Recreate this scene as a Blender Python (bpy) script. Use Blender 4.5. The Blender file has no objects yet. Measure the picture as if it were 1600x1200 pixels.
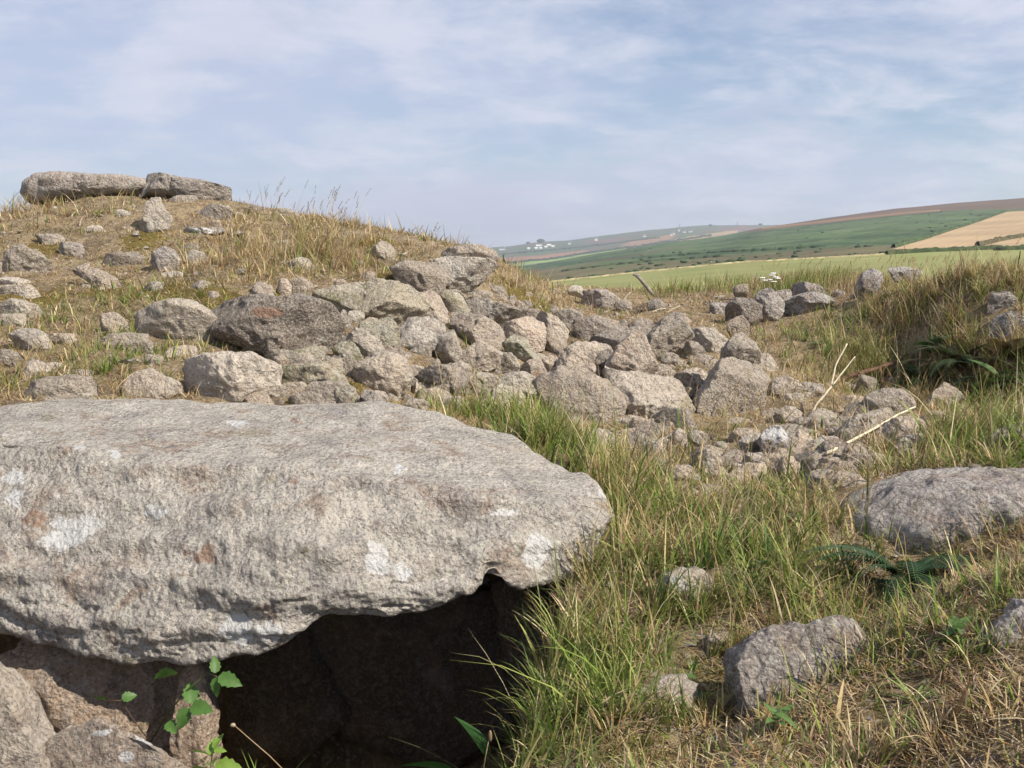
import bpy, math, random
import numpy as np
from mathutils import Vector

random.seed(7)
rng = np.random.default_rng(7)
SC = bpy.context.scene
COL = SC.collection

# ------------------------------------------------------------------ camera
EYE = 1.6                       # eye height above the ground the viewer stands on
PITCH = math.atan(190 / 1600)   # camera looks down a little
cam_data = bpy.data.cameras.new('camera')
cam = bpy.data.objects.new('camera', cam_data)
COL.objects.link(cam)
cam_data.sensor_width = 36.0
cam_data.lens = 36.0
cam_data.clip_start = 0.05
cam_data.clip_end = 40000
cam.location = (0, 0, EYE)
cam.rotation_euler = (math.pi / 2 - PITCH, 0, 0)
SC.camera = cam

# ------------------------------------------------------------------ sky and sun
SUN = Vector((0.64, -0.36, 0.68)).normalized()
SUN_EL = math.asin(SUN.z)
SUN_AZ = math.atan2(SUN.x, SUN.y)
world = bpy.data.worlds.new('World')
SC.world = world
world.use_nodes = True


def build_world():
    nt = world.node_tree
    nt.nodes.clear()
    N = nt.nodes.new
    L = nt.links.new
    out = N('ShaderNodeOutputWorld')
    bg = N('ShaderNodeBackground')
    bg.inputs['Strength'].default_value = 0.078
    sky = N('ShaderNodeTexSky')
    sky.sky_type = 'NISHITA'
    sky.sun_disc = False
    sky.sun_elevation = SUN_EL
    sky.sun_rotation = SUN_AZ
    sky.air_density = 1.0
    sky.dust_density = 0.4
    sky.ozone_density = 3.2
    tc = N('ShaderNodeTexCoord')
    sep = N('ShaderNodeSeparateXYZ')
    L(tc.outputs['Generated'], sep.inputs[0])
    zc = N('ShaderNodeMath'); zc.operation = 'MAXIMUM'; zc.inputs[1].default_value = 0.0
    L(sep.outputs['Z'], zc.inputs[0])
    za = N('ShaderNodeMath'); za.operation = 'ADD'; za.inputs[1].default_value = 0.22
    L(zc.outputs[0], za.inputs[0])
    dx = N('ShaderNodeMath'); dx.operation = 'DIVIDE'
    dy = N('ShaderNodeMath'); dy.operation = 'DIVIDE'
    L(sep.outputs['X'], dx.inputs[0]); L(za.outputs[0], dx.inputs[1])
    L(sep.outputs['Y'], dy.inputs[0]); L(za.outputs[0], dy.inputs[1])
    comb = N('ShaderNodeCombineXYZ')
    L(dx.outputs[0], comb.inputs[0]); L(dy.outputs[0], comb.inputs[1])

    def noise(scale, detail, rough, off, dist=0.0, sx=1.0):
        mp = N('ShaderNodeMapping')
        mp.inputs['Location'].default_value = off
        mp.inputs['Scale'].default_value = (sx, 1, 1)
        L(comb.outputs[0], mp.inputs['Vector'])
        n = N('ShaderNodeTexNoise')
        n.inputs['Scale'].default_value = scale
        n.inputs['Detail'].default_value = detail
        n.inputs['Roughness'].default_value = rough
        n.inputs['Distortion'].default_value = dist
        L(mp.outputs[0], n.inputs['Vector'])
        return n.outputs['Fac']

    def ramp(f, a, b):
        r = N('ShaderNodeMapRange')
        r.interpolation_type = 'SMOOTHSTEP'
        r.inputs['From Min'].default_value = a
        r.inputs['From Max'].default_value = b
        L(f, r.inputs['Value'])
        return r.outputs['Result']

    def mix(fac, a, b):
        m = N('ShaderNodeMix'); m.data_type = 'RGBA'
        if isinstance(fac, float):
            m.inputs['Factor'].default_value = fac
        else:
            L(fac, m.inputs['Factor'])
        for s, v in (('A', a), ('B', b)):
            k = [i for i in m.inputs if i.name == s and i.type == 'RGBA'][0]
            if isinstance(v, tuple):
                k.default_value = v
            else:
                L(v, k)
        return [o for o in m.outputs if o.type == 'RGBA'][0]

    def mul(a, k):
        m = N('ShaderNodeMath'); m.operation = 'MULTIPLY'
        L(a, m.inputs[0]); m.inputs[1].default_value = k
        return m.outputs[0]
    veil = mul(ramp(noise(0.55, 5, 0.55, (3.1, 1.7, 0), 0.4, 0.7), 0.34, 0.62), 0.70)
    c1 = mul(ramp(noise(2.1, 9, 0.64, (0.4, 5.2, 0), 0.3, 0.85), 0.43, 0.66), 0.72)
    c2 = mul(ramp(noise(1.0, 8, 0.60, (7.3, 2.9, 0), 0.3, 0.85), 0.52, 0.68), 0.7)
    c3 = mul(ramp(noise(4.6, 8, 0.62, (2.2, 8.1, 0), 0.3, 0.85), 0.44, 0.70), 0.36)
    VEIL = (4.9, 5.3, 6.9, 1)
    LIT = (6.6, 6.75, 7.6, 1)
    GREY = (5.2, 5.4, 6.6, 1)
    thin = mix(0.08, sky.outputs['Color'], VEIL)          # thin high cloud all over
    a = mix(veil, thin, VEIL)
    b = mix(c3, mix(c1, a, LIT), LIT)
    c = mix(c2, b, GREY)
    L(c, bg.inputs['Color'])
    L(bg.outputs[0], out.inputs['Surface'])


build_world()
sun_data = bpy.data.lights.new('sun', 'SUN')
sun_data.energy = 5.0
sun_data.angle = math.radians(0.6)
sun_data.color = (1.0, 0.92, 0.80)
sun = bpy.data.objects.new('sun', sun_data)
COL.objects.link(sun)
sun.rotation_euler = SUN.to_track_quat('Z', 'Y').to_euler()
SC.view_settings.view_transform = 'Standard'
SC.view_settings.look = 'None'
SC.view_settings.gamma = 1.0
SC.view_settings.exposure = 0.62
SC.view_settings.use_curve_mapping = False
SC.cycles.max_bounces = 6
SC.cycles.transparent_max_bounces = 6
SC.cycles.volume_bounces = 0
SC.cycles.use_denoising = True

# ------------------------------------------------------------------ helpers
CP, SP = math.cos(PITCH), math.sin(PITCH)


def P(px, py, Y):
    """Point of the place seen at photo position (px, py) and Y metres ahead."""
    u = (px - 800) / 1600
    v = (600 - py) / 1600
    dy = CP + v * SP
    dz = -SP + v * CP
    k = Y / dy
    return np.array((u * k, Y, EYE + dz * k))


def proj(V):
    V = np.asarray(V, float)
    z = V[..., 2] - EYE
    d = V[..., 1] * CP - z * SP
    d = np.where(np.abs(d) < 1e-4, 1e-4, d)
    up = V[..., 1] * SP + z * CP
    return 800 + 1600 * V[..., 0] / d, 600 - 1600 * up / d


_perm = np.random.default_rng(3).permutation(512).astype(np.int64)
_perm = np.concatenate([_perm, _perm, _perm])
_grad = np.random.default_rng(4).normal(size=(512, 3))
_grad /= np.linalg.norm(_grad, axis=1)[:, None]


def perlin(p):
    p = np.asarray(p, float)
    i = np.floor(p).astype(np.int64)
    f = p - i
    w = f * f * f * (f * (f * 6 - 15) + 10)
    i &= 511
    out = 0
    for a in (0, 1):
        for b in (0, 1):
            for c in (0, 1):
                h = _perm[(_perm[(_perm[(i[:, 0] + a) & 511] + i[:, 1] + b) & 511] + i[:, 2] + c) & 511] & 511
                g = _grad[h]
                d = g[:, 0] * (f[:, 0] - a) + g[:, 1] * (f[:, 1] - b) + g[:, 2] * (f[:, 2] - c)
                wt = (w[:, 0] if a else 1 - w[:, 0]) * (w[:, 1] if b else 1 - w[:, 1]) * (w[:, 2] if c else 1 - w[:, 2])
                out = out + d * wt
    return out * 1.6


def fbm(p, octv=4, gain=0.5, lac=2.03):
    p = np.asarray(p, float)
    a, s, t = 1.0, 0, 0
    for _ in range(octv):
        s = s + a * perlin(p)
        t += a
        a *= gain
        p = p * lac + 17.3
    return s / t


def ridged(p, octv=3):
    a, s, t = 1.0, 0, 0
    for _ in range(octv):
        s = s + a * (1 - 2 * np.abs(perlin(p)))
        t += a
        a *= 0.5
        p = p * 2.1 + 9.1
    return s / t


def smooth01(x):
    x = np.clip(x, 0, 1)
    return x * x * (3 - 2 * x)


def xy0(x, y):
    return np.stack([np.ravel(x), np.ravel(y), np.zeros(np.size(x))], 1)


def mesh_np(name, V, F, cols=None, attrs=None, smooth=True):
    """Mesh from a vertex array and one (or a list of) uniform face arrays."""
    if not isinstance(F, (list, tuple)):
        F = [F]
    F = [np.asarray(f, np.int32) for f in F if len(f)]
    me = bpy.data.meshes.new(name)
    V = np.asarray(V, np.float32)
    me.vertices.add(len(V))
    me.vertices.foreach_set('co', V.ravel())
    loops = np.concatenate([f.ravel() for f in F])
    cnt = np.concatenate([np.full(len(f), f.shape[1], np.int32) for f in F])
    start = np.concatenate([[0], np.cumsum(cnt)[:-1]]).astype(np.int32)
    me.loops.add(len(loops))
    me.loops.foreach_set('vertex_index', loops)
    me.polygons.add(len(cnt))
    me.polygons.foreach_set('loop_start', start)
    me.polygons.foreach_set('loop_total', cnt)
    me.polygons.foreach_set('use_smooth', np.full(len(cnt), smooth))
    if cols is not None:
        at = me.attributes.new('tint', 'FLOAT_COLOR', 'POINT')
        c = np.ones((len(V), 4), np.float32)
        c[:, :3] = cols
        at.data.foreach_set('color', c.ravel())
    for k, v in (attrs or {}).items():
        at = me.attributes.new(k, 'FLOAT', 'POINT')
        at.data.foreach_set('value', np.asarray(v, np.float32))
    me.update()
    me.validate()
    return me


def grid_faces(nr, nc, wrap=False):
    r, c = np.meshgrid(np.arange(nr - 1), np.arange(nc if wrap else nc - 1), indexing='ij')
    c2 = (c + 1) % nc
    return np.stack([r * nc + c, r * nc + c2, (r + 1) * nc + c2, (r + 1) * nc + c], -1).reshape(-1, 4)


def link(name, me, mat, parent=None, loc=None):
    o = bpy.data.objects.new(name, me)
    COL.objects.link(o)
    if mat is not None:
        me.materials.append(mat)
    if loc is not None:
        o.location = loc
    if parent is not None:
        o.parent = parent
    return o


def tag(o, label, cat=None, group=None, kind=None):
    o['label'] = label
    if cat:
        o['category'] = cat
    if group:
        o['group'] = group
    if kind:
        o['kind'] = kind
    return o


def empty(name, loc):
    o = bpy.data.objects.new(name, None)
    o.empty_display_size = 0.1
    o.location = loc
    COL.objects.link(o)
    return o


class Nodes:
    def __init__(self, name):
        self.mat = bpy.data.materials.new(name)
        self.mat.use_nodes = True
        self.nt = self.mat.node_tree
        self.nt.nodes.clear()
        self.out = self.nt.nodes.new('ShaderNodeOutputMaterial')

    def n(self, t, **kw):
        x = self.nt.nodes.new(t)
        for k, v in kw.items():
            setattr(x, k, v)
        return x

    def l(self, a, b):
        self.nt.links.new(a, b)

    def put(self, sock, v):
        if hasattr(v, 'is_output'):
            self.l(v, sock)
        else:
            sock.default_value = v

    def noise(self, vec, scale, detail=4, rough=0.55, dist=0.0):
        x = self.n('ShaderNodeTexNoise')
        x.inputs['Scale'].default_value = scale
        x.inputs['Detail'].default_value = detail
        x.inputs['Roughness'].default_value = rough
        x.inputs['Distortion'].default_value = dist
        if vec is not None:
            self.l(vec, x.inputs['Vector'])
        return x.outputs['Fac']

    def voro(self, vec, scale, feature='F1', out='Distance', rand=1.0):
        x = self.n('ShaderNodeTexVoronoi', feature=feature)
        x.inputs['Scale'].default_value = scale
        x.inputs['Randomness'].default_value = rand
        self.l(vec, x.inputs['Vector'])
        return x.outputs[out]

    def step(self, v, a, b, lo=0.0, hi=1.0):
        x = self.n('ShaderNodeMapRange', interpolation_type='SMOOTHSTEP')
        self.l(v, x.inputs['Value'])
        x.inputs['From Min'].default_value = a
        x.inputs['From Max'].default_value = b
        x.inputs['To Min'].default_value = lo
        x.inputs['To Max'].default_value = hi
        return x.outputs['Result']

    def mix(self, fac, a, b, mode='MIX'):
        x = self.n('ShaderNodeMix', data_type='RGBA', blend_type=mode)
        self.put(x.inputs['Factor'], fac)
        ins = [i for i in x.inputs if i.type == 'RGBA']
        for s, v in zip(ins, (a, b)):
            if isinstance(v, tuple) and len(v) == 3:
                v = v + (1.0,)
            self.put(s, v)
        return [o for o in x.outputs if o.type == 'RGBA'][0]

    def math(self, op, a, b=None):
        x = self.n('ShaderNodeMath', operation=op)
        self.put(x.inputs[0], a)
        if b is not None:
            self.put(x.inputs[1], b)
        return x.outputs[0]

    def attr(self, name, out='Fac'):
        x = self.n('ShaderNodeAttribute', attribute_name=name)
        return x.outputs[out]

    def sep(self, v):
        x = self.n('ShaderNodeSeparateColor')
        self.l(v, x.inputs[0])
        return x.outputs

    def bump(self, h, strength, dist, normal=None):
        x = self.n('ShaderNodeBump')
        x.inputs['Strength'].default_value = strength
        x.inputs['Distance'].default_value = dist
        self.l(h, x.inputs['Height'])
        if normal is not None:
            self.l(normal, x.inputs['Normal'])
        return x.outputs['Normal']

    def finish(self, color, rough=0.9, normal=None, spec=0.2, trans=0.0):
        b = self.n('ShaderNodeBsdfPrincipled')
        self.put(b.inputs['Base Color'], color if not (isinstance(color, tuple) and len(color) == 3) else color + (1.0,))
        self.put(b.inputs['Roughness'], rough)
        b.inputs['Specular IOR Level'].default_value = spec
        if normal is not None:
            self.l(normal, b.inputs['Normal'])
        sh = b.outputs[0]
        if trans:
            t = self.n('ShaderNodeBsdfTranslucent')
            self.put(t.inputs['Color'], color if not (isinstance(color, tuple) and len(color) == 3) else color + (1.0,))
            m = self.n('ShaderNodeMixShader')
            m.inputs[0].default_value = trans
            self.l(sh, m.inputs[1]); self.l(t.outputs[0], m.inputs[2])
            sh = m.outputs[0]
        self.l(sh, self.out.inputs['Surface'])
        return self.mat


# ------------------------------------------------------------------ materials
def granite(name, ca, cb, cdark, lichen=0.35, moss=0.0, spec_amt=1.0, mottle=1.0):
    m = Nodes(name)
    tc = m.n('ShaderNodeTexCoord').outputs['Object']
    rnd = m.n('ShaderNodeObjectInfo').outputs['Random']
    off = m.math('MULTIPLY', rnd, 53.0)
    ad = m.n('ShaderNodeVectorMath', operation='ADD')
    m.l(tc, ad.inputs[0]); m.l(off, ad.inputs[1])
    v = ad.outputs[0]
    big = m.noise(v, 3.2, 5, 0.6, 0.3)
    col = m.mix(m.step(big, 0.36, 0.66), ca + (1,), cb + (1,))
    mid = m.noise(v, 11, 6, 0.7, 0.2)
    col = m.mix(m.step(mid, 0.50, 0.72, 0, 0.75), col, cdark + (1,))
    mot = m.noise(v, 24, 4, 0.75, 0.5)
    col = m.mix(m.step(mot, 0.54, 0.66, 0, 0.60), col, tuple(x * 1.45 for x in cb) + (1,))
    col = m.mix(m.step(m.noise(v, 31, 4, 0.75, 0.4), 0.56, 0.70, 0, 0.45), col, tuple(x * 0.62 for x in cdark) + (1,))
    br = m.noise(v, 5.5, 4, 0.6, 0.8)
    col = m.mix(m.step(br, 0.53, 0.68, 0, 0.40 * mottle), col, (0.20, 0.135, 0.095, 1))
    gy = m.noise(v, 4.3, 5, 0.65, 0.8)
    col = m.mix(m.step(gy, 0.53, 0.66, 0, 0.45 * mottle), col, (0.19, 0.185, 0.185, 1))
    # whole-stone tone differences
    tone = m.math('ADD', m.math('MULTIPLY', rnd, 0.46), 0.80)
    hue = m.math('FRACT', m.math('MULTIPLY', rnd, 7.13))
    col = m.mix(m.math('MULTIPLY', hue, 0.34 if mottle < 1.5 else 0.16), col, (0.40, 0.305, 0.215, 1))
    mo0 = m.noise(v, 4.2, 6, 0.68, 0.5)
    col = m.mix(m.step(mo0, 0.60, 0.68, 0, 0.55), col, (0.150, 0.130, 0.055, 1))
    tc3 = m.n('ShaderNodeCombineColor')
    for i in range(3):
        m.l(tone, tc3.inputs[i])
    col = m.mix(1.0, col, tc3.outputs[0], 'MULTIPLY')
    # crystals: pale feldspar, dark mica and tourmaline
    cr = m.sep(m.voro(v, 150, out='Color'))
    col = m.mix(m.step(cr[0], 0.72, 0.82, 0, 0.42 * spec_amt), col, (0.50, 0.45, 0.39, 1))
    col = m.mix(m.step(cr[1], 0.78, 0.86, 0, 0.42 * spec_amt), col, (0.085, 0.076, 0.068, 1))
    cr2 = m.sep(m.voro(v, 72, out='Color'))
    col = m.mix(m.step(cr2[0], 0.80, 0.90, 0, 0.32 * spec_amt), col, (0.50, 0.44, 0.38, 1))
    col = m.mix(m.step(cr2[2], 0.80, 0.90, 0, 0.28 * spec_amt), col, (0.13, 0.09, 0.08, 1))
    # crustose lichen, pale and dark
    li = m.noise(v, 7.5, 7, 0.68, 0.6)
    col = m.mix(m.step(li, 0.57, 0.64, 0, lichen), col, (0.47, 0.46, 0.40, 1))
    ld = m.noise(v, 16, 5, 0.7, 0.3)
    col = m.mix(m.step(ld, 0.62, 0.70, 0, 0.45), col, (0.075, 0.072, 0.062, 1))
    la = m.step(m.math('ADD', m.attr('lichen'), m.math('MULTIPLY', m.math('SUBTRACT', m.noise(v, 42, 6, 0.75), 0.5), 1.0)), 0.49, 0.53, 0, 0.82)
    col = m.mix(la, col, (0.58, 0.58, 0.57, 1))
    sa = m.step(m.math('ADD', m.attr('stain'), m.math('MULTIPLY', m.math('SUBTRACT', m.noise(v, 24, 5, 0.7), 0.5), 0.9)), 0.40, 0.62, 0, 0.75)
    col = m.mix(sa, col, (0.28, 0.17, 0.115, 1))
    if moss:
        mo = m.noise(v, 5.0, 6, 0.65, 0.4)
        col = m.mix(m.step(mo, 0.58 - 0.2 * moss, 0.72 - 0.15 * moss, 0, 0.8), col, (0.115, 0.115, 0.045, 1))
    h1 = m.noise(v, 26, 8, 0.72)
    h2 = m.voro(v, 55)
    h3 = m.noise(v, 110, 3, 0.6)
    hh = m.math('ADD', m.math('ADD', h1, m.math('MULTIPLY', h2, 0.30)), m.math('MULTIPLY', h3, 0.35))
    hh = m.math('ADD', hh, m.math('MULTIPLY', m.noise(v, 13, 5, 0.6), 0.8))
    nrm = m.bump(hh, 1.0, 0.028)
    return m.finish(col, 0.92, nrm, 0.15)


M = {}
M['g'] = granite('granite_grey', (0.330, 0.292, 0.245), (0.41, 0.362, 0.300), (0.190, 0.165, 0.135), 0.42)
M['w'] = granite('granite_warm', (0.39, 0.315, 0.250), (0.44, 0.375, 0.305), (0.215, 0.172, 0.135), 0.30)
M['d'] = granite('granite_dark', (0.175, 0.155, 0.135), (0.245, 0.215, 0.185), (0.095, 0.085, 0.072), 0.25)
M['p'] = granite('granite_pale', (0.41, 0.37, 0.315), (0.47, 0.425, 0.365), (0.23, 0.20, 0.168), 0.5, 0, 0.7)
M['m'] = granite('granite_lichened', (0.265, 0.25, 0.19), (0.345, 0.325, 0.255), (0.15, 0.14, 0.10), 0.45, 0.3)
M['k'] = granite('granite_chamber_shade', (0.085, 0.068, 0.052), (0.125, 0.102, 0.080), (0.05, 0.042, 0.034), 0.08, 0, 0.4)  # near-black stone: the chamber's deep shade is put into its colour
M['r'] = granite('granite_earthy', (0.235, 0.170, 0.120), (0.30, 0.225, 0.165), (0.13, 0.095, 0.07), 0.15)
M['b'] = granite('granite_silvery', (0.250, 0.235, 0.230), (0.345, 0.325, 0.312), (0.105, 0.097, 0.092), 0.75, 0, 1.2, 1.3)
M['cap'] = granite('granite_capstone', (0.320, 0.305, 0.278), (0.410, 0.388, 0.348), (0.165, 0.155, 0.140), 0.5, 0, 1.1, 1.7)


def ground_material():
    m = Nodes('turf_soil')
    v = m.n('ShaderNodeTexCoord').outputs['Object']
    a = m.noise(v, 1.6, 6, 0.6, 0.4)
    b = m.noise(v, 7, 8, 0.7, 0.3)
    c = m.noise(v, 45, 6, 0.75)
    col = m.mix(m.step(b, 0.40, 0.64), (0.20, 0.145, 0.092, 1), (0.36, 0.28, 0.165, 1))
    col = m.mix(m.step(a, 0.50, 0.66, 0, 0.7), col, (0.085, 0.062, 0.045, 1))
    g = m.noise(v, 2.7, 5, 0.65, 0.5)
    col = m.mix(m.step(g, 0.56, 0.66, 0, 0.8), col, (0.135, 0.115, 0.035, 1))
    col = m.mix(m.step(c, 0.50, 0.66, 0, 0.7), col, (0.42, 0.34, 0.21, 1))
    col = m.mix(m.step(m.noise(v, 60, 5, 0.8), 0.54, 0.66, 0, 0.7), col, (0.07, 0.05, 0.035, 1))
    gr = m.sep(m.voro(v, 70, out='Color'))
    col = m.mix(m.step(gr[0], 0.84, 0.92, 0, 0.7), col, (0.36, 0.32, 0.28, 1))
    ms = m.math('ADD', m.attr('moss'), m.math('MULTIPLY', m.math('SUBTRACT', m.noise(v, 14, 6, 0.72), 0.5), 1.6))
    col = m.mix(m.step(ms, 0.55, 0.72, 0, 0.88), col, m.mix(m.step(m.noise(v, 70, 4, 0.7), 0.4, 0.62), (0.095, 0.072, 0.016, 1), (0.19, 0.145, 0.035, 1)))
    h = m.math('ADD', m.noise(v, 22, 8, 0.75), m.math('MULTIPLY', m.noise(v, 90, 4, 0.7), 0.5))
    return m.finish(col, 0.95, m.bump(h, 1.0, 0.03), 0.1)


def tint_material(name, trans=0.0, rough=0.8, scale=0, amt=0.0, spec=0.2):
    m = Nodes(name)
    col = m.attr('tint', 'Color')
    nrm = None
    if scale:
        v = m.n('ShaderNodeTexCoord').outputs['Object']
        nz = m.noise(v, scale, 6, 0.65)
        cc = m.n('ShaderNodeCombineColor')
        k = m.step(nz, 0.3, 0.7, 1 - amt, 1 + amt)
        for i in range(3):
            m.l(k, cc.inputs[i])
        col = m.mix(1.0, col, cc.outputs[0], 'MULTIPLY')
    return m.finish(col, rough, nrm, spec, trans)


M['ground'] = ground_material()
M['blade'] = tint_material('grass_blade', 0.32, 0.6, spec=0.25)
M['leaf'] = tint_material('leaf', 0.30, 0.5, 60, 0.15, spec=0.35)
M['land'] = tint_material('moorland', 0.0, 0.95, 0.02, 0.15, 0.05)
M['hedge'] = tint_material('hedge_foliage', 0.0, 0.9, 0.8, 0.3, 0.1)


def wood(name, a, b):
    m = Nodes(name)
    v = m.n('ShaderNodeTexCoord').outputs['Object']
    col = m.mix(m.step(m.noise(v, 40, 5, 0.7), 0.35, 0.65), a + (1,), b + (1,))
    return m.finish(col, 0.85, m.bump(m.noise(v, 90, 4), 0.6, 0.004), 0.2)


M['stick'] = wood('bleached_stem', (0.50, 0.43, 0.30), (0.60, 0.54, 0.40))
M['post'] = wood('weathered_timber', (0.17, 0.145, 0.125), (0.28, 0.25, 0.22))
M['deadwood'] = wood('dead_brown_branch', (0.085, 0.045, 0.030), (0.17, 0.10, 0.065))


def plain(name, c, rough=0.8):
    m = Nodes(name)
    v = m.n('ShaderNodeTexCoord').outputs['Object']
    col = m.mix(m.step(m.noise(v, 1.2, 4), 0.3, 0.7), tuple(x * 0.88 for x in c) + (1,), c + (1,))
    return m.finish(col, rough)


M['whitewash'] = plain('whitewashed_render', (0.78, 0.77, 0.74))
M['slate'] = plain('slate_roof', (0.15, 0.15, 0.17))
M['steel'] = plain('mast_steel', (0.16, 0.16, 0.17), 0.5)
M['fleece'] = plain('fleece', (0.66, 0.64, 0.58))
M['petal'] = plain('white_petal', (0.82, 0.82, 0.80))

# ------------------------------------------------------------------ near terrain
# (photo x, photo y, metres ahead) of points on the ground
CTRL = [
    # behind the slab and up the mound
    (-250, 640, 4.6), (0, 622, 4.8), (200, 618, 4.9), (350, 628, 5.0), (500, 632, 5.1), (620, 640, 5.3), (700, 652, 5.4),
    (0, 560, 5.5), (200, 560, 5.5), (350, 565, 5.6), (0, 480, 6.4), (-300, 480, 6.4), (200, 475, 6.5), (300, 490, 6.3),
    (0, 405, 7.7), (-300, 420, 7.7), (200, 405, 7.8), (320, 425, 7.4), (400, 445, 7.0), (500, 445, 7.2),
    (-300, 370, 9.5), (0, 338, 9.6), (100, 318, 9.4), (200, 310, 9.4), (330, 316, 9.4), (420, 340, 9.1), (500, 356, 8.9), (580, 370, 8.7),
    (660, 396, 8.4), (720, 402, 8.3),
    # tumbled wall face
    (430, 622, 5.25), (600, 618, 5.65), (600, 560, 6.2), (600, 500, 6.9), (500, 560, 5.9), (450, 500, 6.4), (640, 455, 7.6), (560, 430, 7.7),
    (700, 480, 7.6), (700, 560, 6.6), (750, 600, 6.2), (750, 645, 5.7), (720, 430, 8.1),
    (800, 520, 7.5), (850, 580, 6.8), (900, 640, 6.0), (760, 455, 8.3),
    # right of the wall end
    (790, 415, 10.0), (800, 432, 9.4), (850, 452, 10.0), (870, 472, 9.7),
    # rubble hollow
    (870, 715, 4.75), (1000, 690, 5.4), (1000, 650, 5.9), (1050, 740, 4.8), (1200, 690, 5.5), (1300, 625, 6.3), (1200, 565, 7.3), (1000, 545, 7.4),
    (900, 512, 8.3), (1100, 520, 8.0), (1050, 482, 9.5), (1200, 494, 9.0), (950, 468, 10.5), (1000, 452, 12.0), (1100, 462, 11.0),
    (1250, 448, 9.8), (1350, 452, 9.0), (1320, 500, 8.3), 
    # shaded bank on the right
    (1400, 575, 7.5), (1450, 600, 7.1), (1520, 612, 6.8), (1600, 630, 6.4), (1690, 640, 6.1), (1380, 474, 8.2), (1440, 472, 7.8), (1500, 470, 7.45), (1560, 470, 7.25),
    (1650, 470, 7.1), (1500, 453, 8.7), (1600, 452, 8.5), (1420, 453, 8.9), (1750, 452, 8.2), (1590, 652, 5.4), (1340, 540, 7.7),
    (1400, 930, 3.25), (1310, 945, 3.18), (1420, 862, 3.5), (1340, 852, 3.52), (1500, 915, 2.95), (1250, 957, 3.12),
    (1400, 660, 5.7), (1500, 660, 5.3),
    # right foreground
    (1600, 690, 4.3), (1590, 765, 3.7), (1450, 800, 3.6), (1350, 730, 4.6), (1200, 755, 4.6), (1200, 810, 4.0), (1200, 900, 3.3),
    (1560, 900, 2.75), (1000, 790, 4.2), (1000, 860, 3.7), (960, 800, 4.1), (1100, 900, 3.35), (1000, 1000, 3.05), (900, 1100, 2.75),
    (850, 1200, 2.45), (1050, 1100, 2.6), (1325, 1050, 2.52), (1255, 1088, 2.42), (1390, 1070, 2.42), (1200, 1112, 2.36), (1235, 1200, 2.08), (1130, 1120, 2.72), (1105, 1200, 2.48), (1140, 1040, 2.92), (1500, 1150, 2.1), (1330, 1200, 2.15), (1600, 1000, 2.4), (1150, 985, 3.05),
]
WORLD_PTS = [  # x, y, z relative to the eye
    (0, 0, -1.6), (-2, 0, -1.5), (2, 0, -1.25), (0, -3, -1.6), (-4, -2, -1.4), (4, -2, -1.2), (-3.5, 2, -1.1), (-1.2, 2.4, -1.45), (-3.2, 3.6, -0.85), (3, 2, -0.75),
    (4.2, 5, -0.4), (5.5, 8, -0.22), (7.5, 4, -0.2), (8, 11, -0.4), (-8, 6, -0.25), (-8, 9, 0.35), (-7.5, 2, -0.8), (-6, 11, 0.25), (-3, 11.3, 0.30),
    (-1.0, 11.0, 0.0), (-4, 14, -0.5), (0, 14, -0.75), (2.5, 14, -0.75), (5, 13, -0.55), (-8, 14, -0.4), (9, 14, -0.8),
    (0, 19, -2.3), (-6, 19, -2.2), (6, 19, -2.2), (-0.6, 4.4, -0.85), (-1.6, 4.4, -0.75),
]
_c = np.array([P(*q) for q in CTRL] + [(a, b, c + EYE) for a, b, c in WORLD_PTS])


def _tps_u(r2):
    return 0.5 * r2 * np.log(np.maximum(r2, 1e-9))


def tps_fit(C, lam=0.004):
    n = len(C)
    d = C[:, None, :2] - C[None, :, :2]
    K = _tps_u((d ** 2).sum(-1)) + lam * np.eye(n)
    Q = np.hstack([np.ones((n, 1)), C[:, :2]])
    A = np.block([[K, Q], [Q.T, np.zeros((3, 3))]])
    return np.linalg.solve(A, np.concatenate([C[:, 2], np.zeros(3)]))


_w = tps_fit(_c)


def tps(x, y):
    out = np.empty(x.size)
    X = np.stack([x.ravel(), y.ravel()], 1)
    for s in range(0, len(X), 20000):
        q = X[s:s + 20000]
        d2 = ((q[:, None, :] - _c[None, :, :2]) ** 2).sum(-1)
        out[s:s + 20000] = _tps_u(d2) @ _w[:-3] + _w[-3] + q @ _w[-2:]
    return out.reshape(x.shape)


GX0, GX1, GY0, GY1, GS = -9.0, 9.0, -2.5, 20.0, 0.06
gx = np.arange(GX0, GX1 + 1e-6, GS)
gy = np.arange(GY0, GY1 + 1e-6, GS)
XX, YY = np.meshgrid(gx, gy)
HH = tps(XX, YY)
pn = xy0(XX, YY)
HH += (0.055 * fbm(pn * 1.3, 4) + 0.045 * fbm(pn * 4.2 + 31, 3) + 0.016 * ridged(pn * 7 + 3, 2)).reshape(XX.shape)
# hollow under the capstone: an entrance passage and chamber
PIT_Z = EYE - 2.2
xr = -0.05 + (YY - 2.5) * 0.17
xl = -2.5 + 0 * YY
m_pit = smooth01((xr - XX) / 0.16 + 0.5) * smooth01((XX - xl) / 0.25) * smooth01((4.35 - YY) / 0.22) * smooth01((YY - 2.0) / 0.6)
HH = HH * (1 - m_pit) + np.minimum(HH, PIT_Z + 0.03 * fbm(pn * 4, 3).reshape(XX.shape)) * m_pit
# edges sink below the far fields
HH -= 2.5 * smooth01((np.abs(XX) - 7.8) / 1.2) * (YY > 9) * smooth01((YY - 9) / 4)
HH -= 1.2 * smooth01((YY - 17.0) / 3.0)


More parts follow.
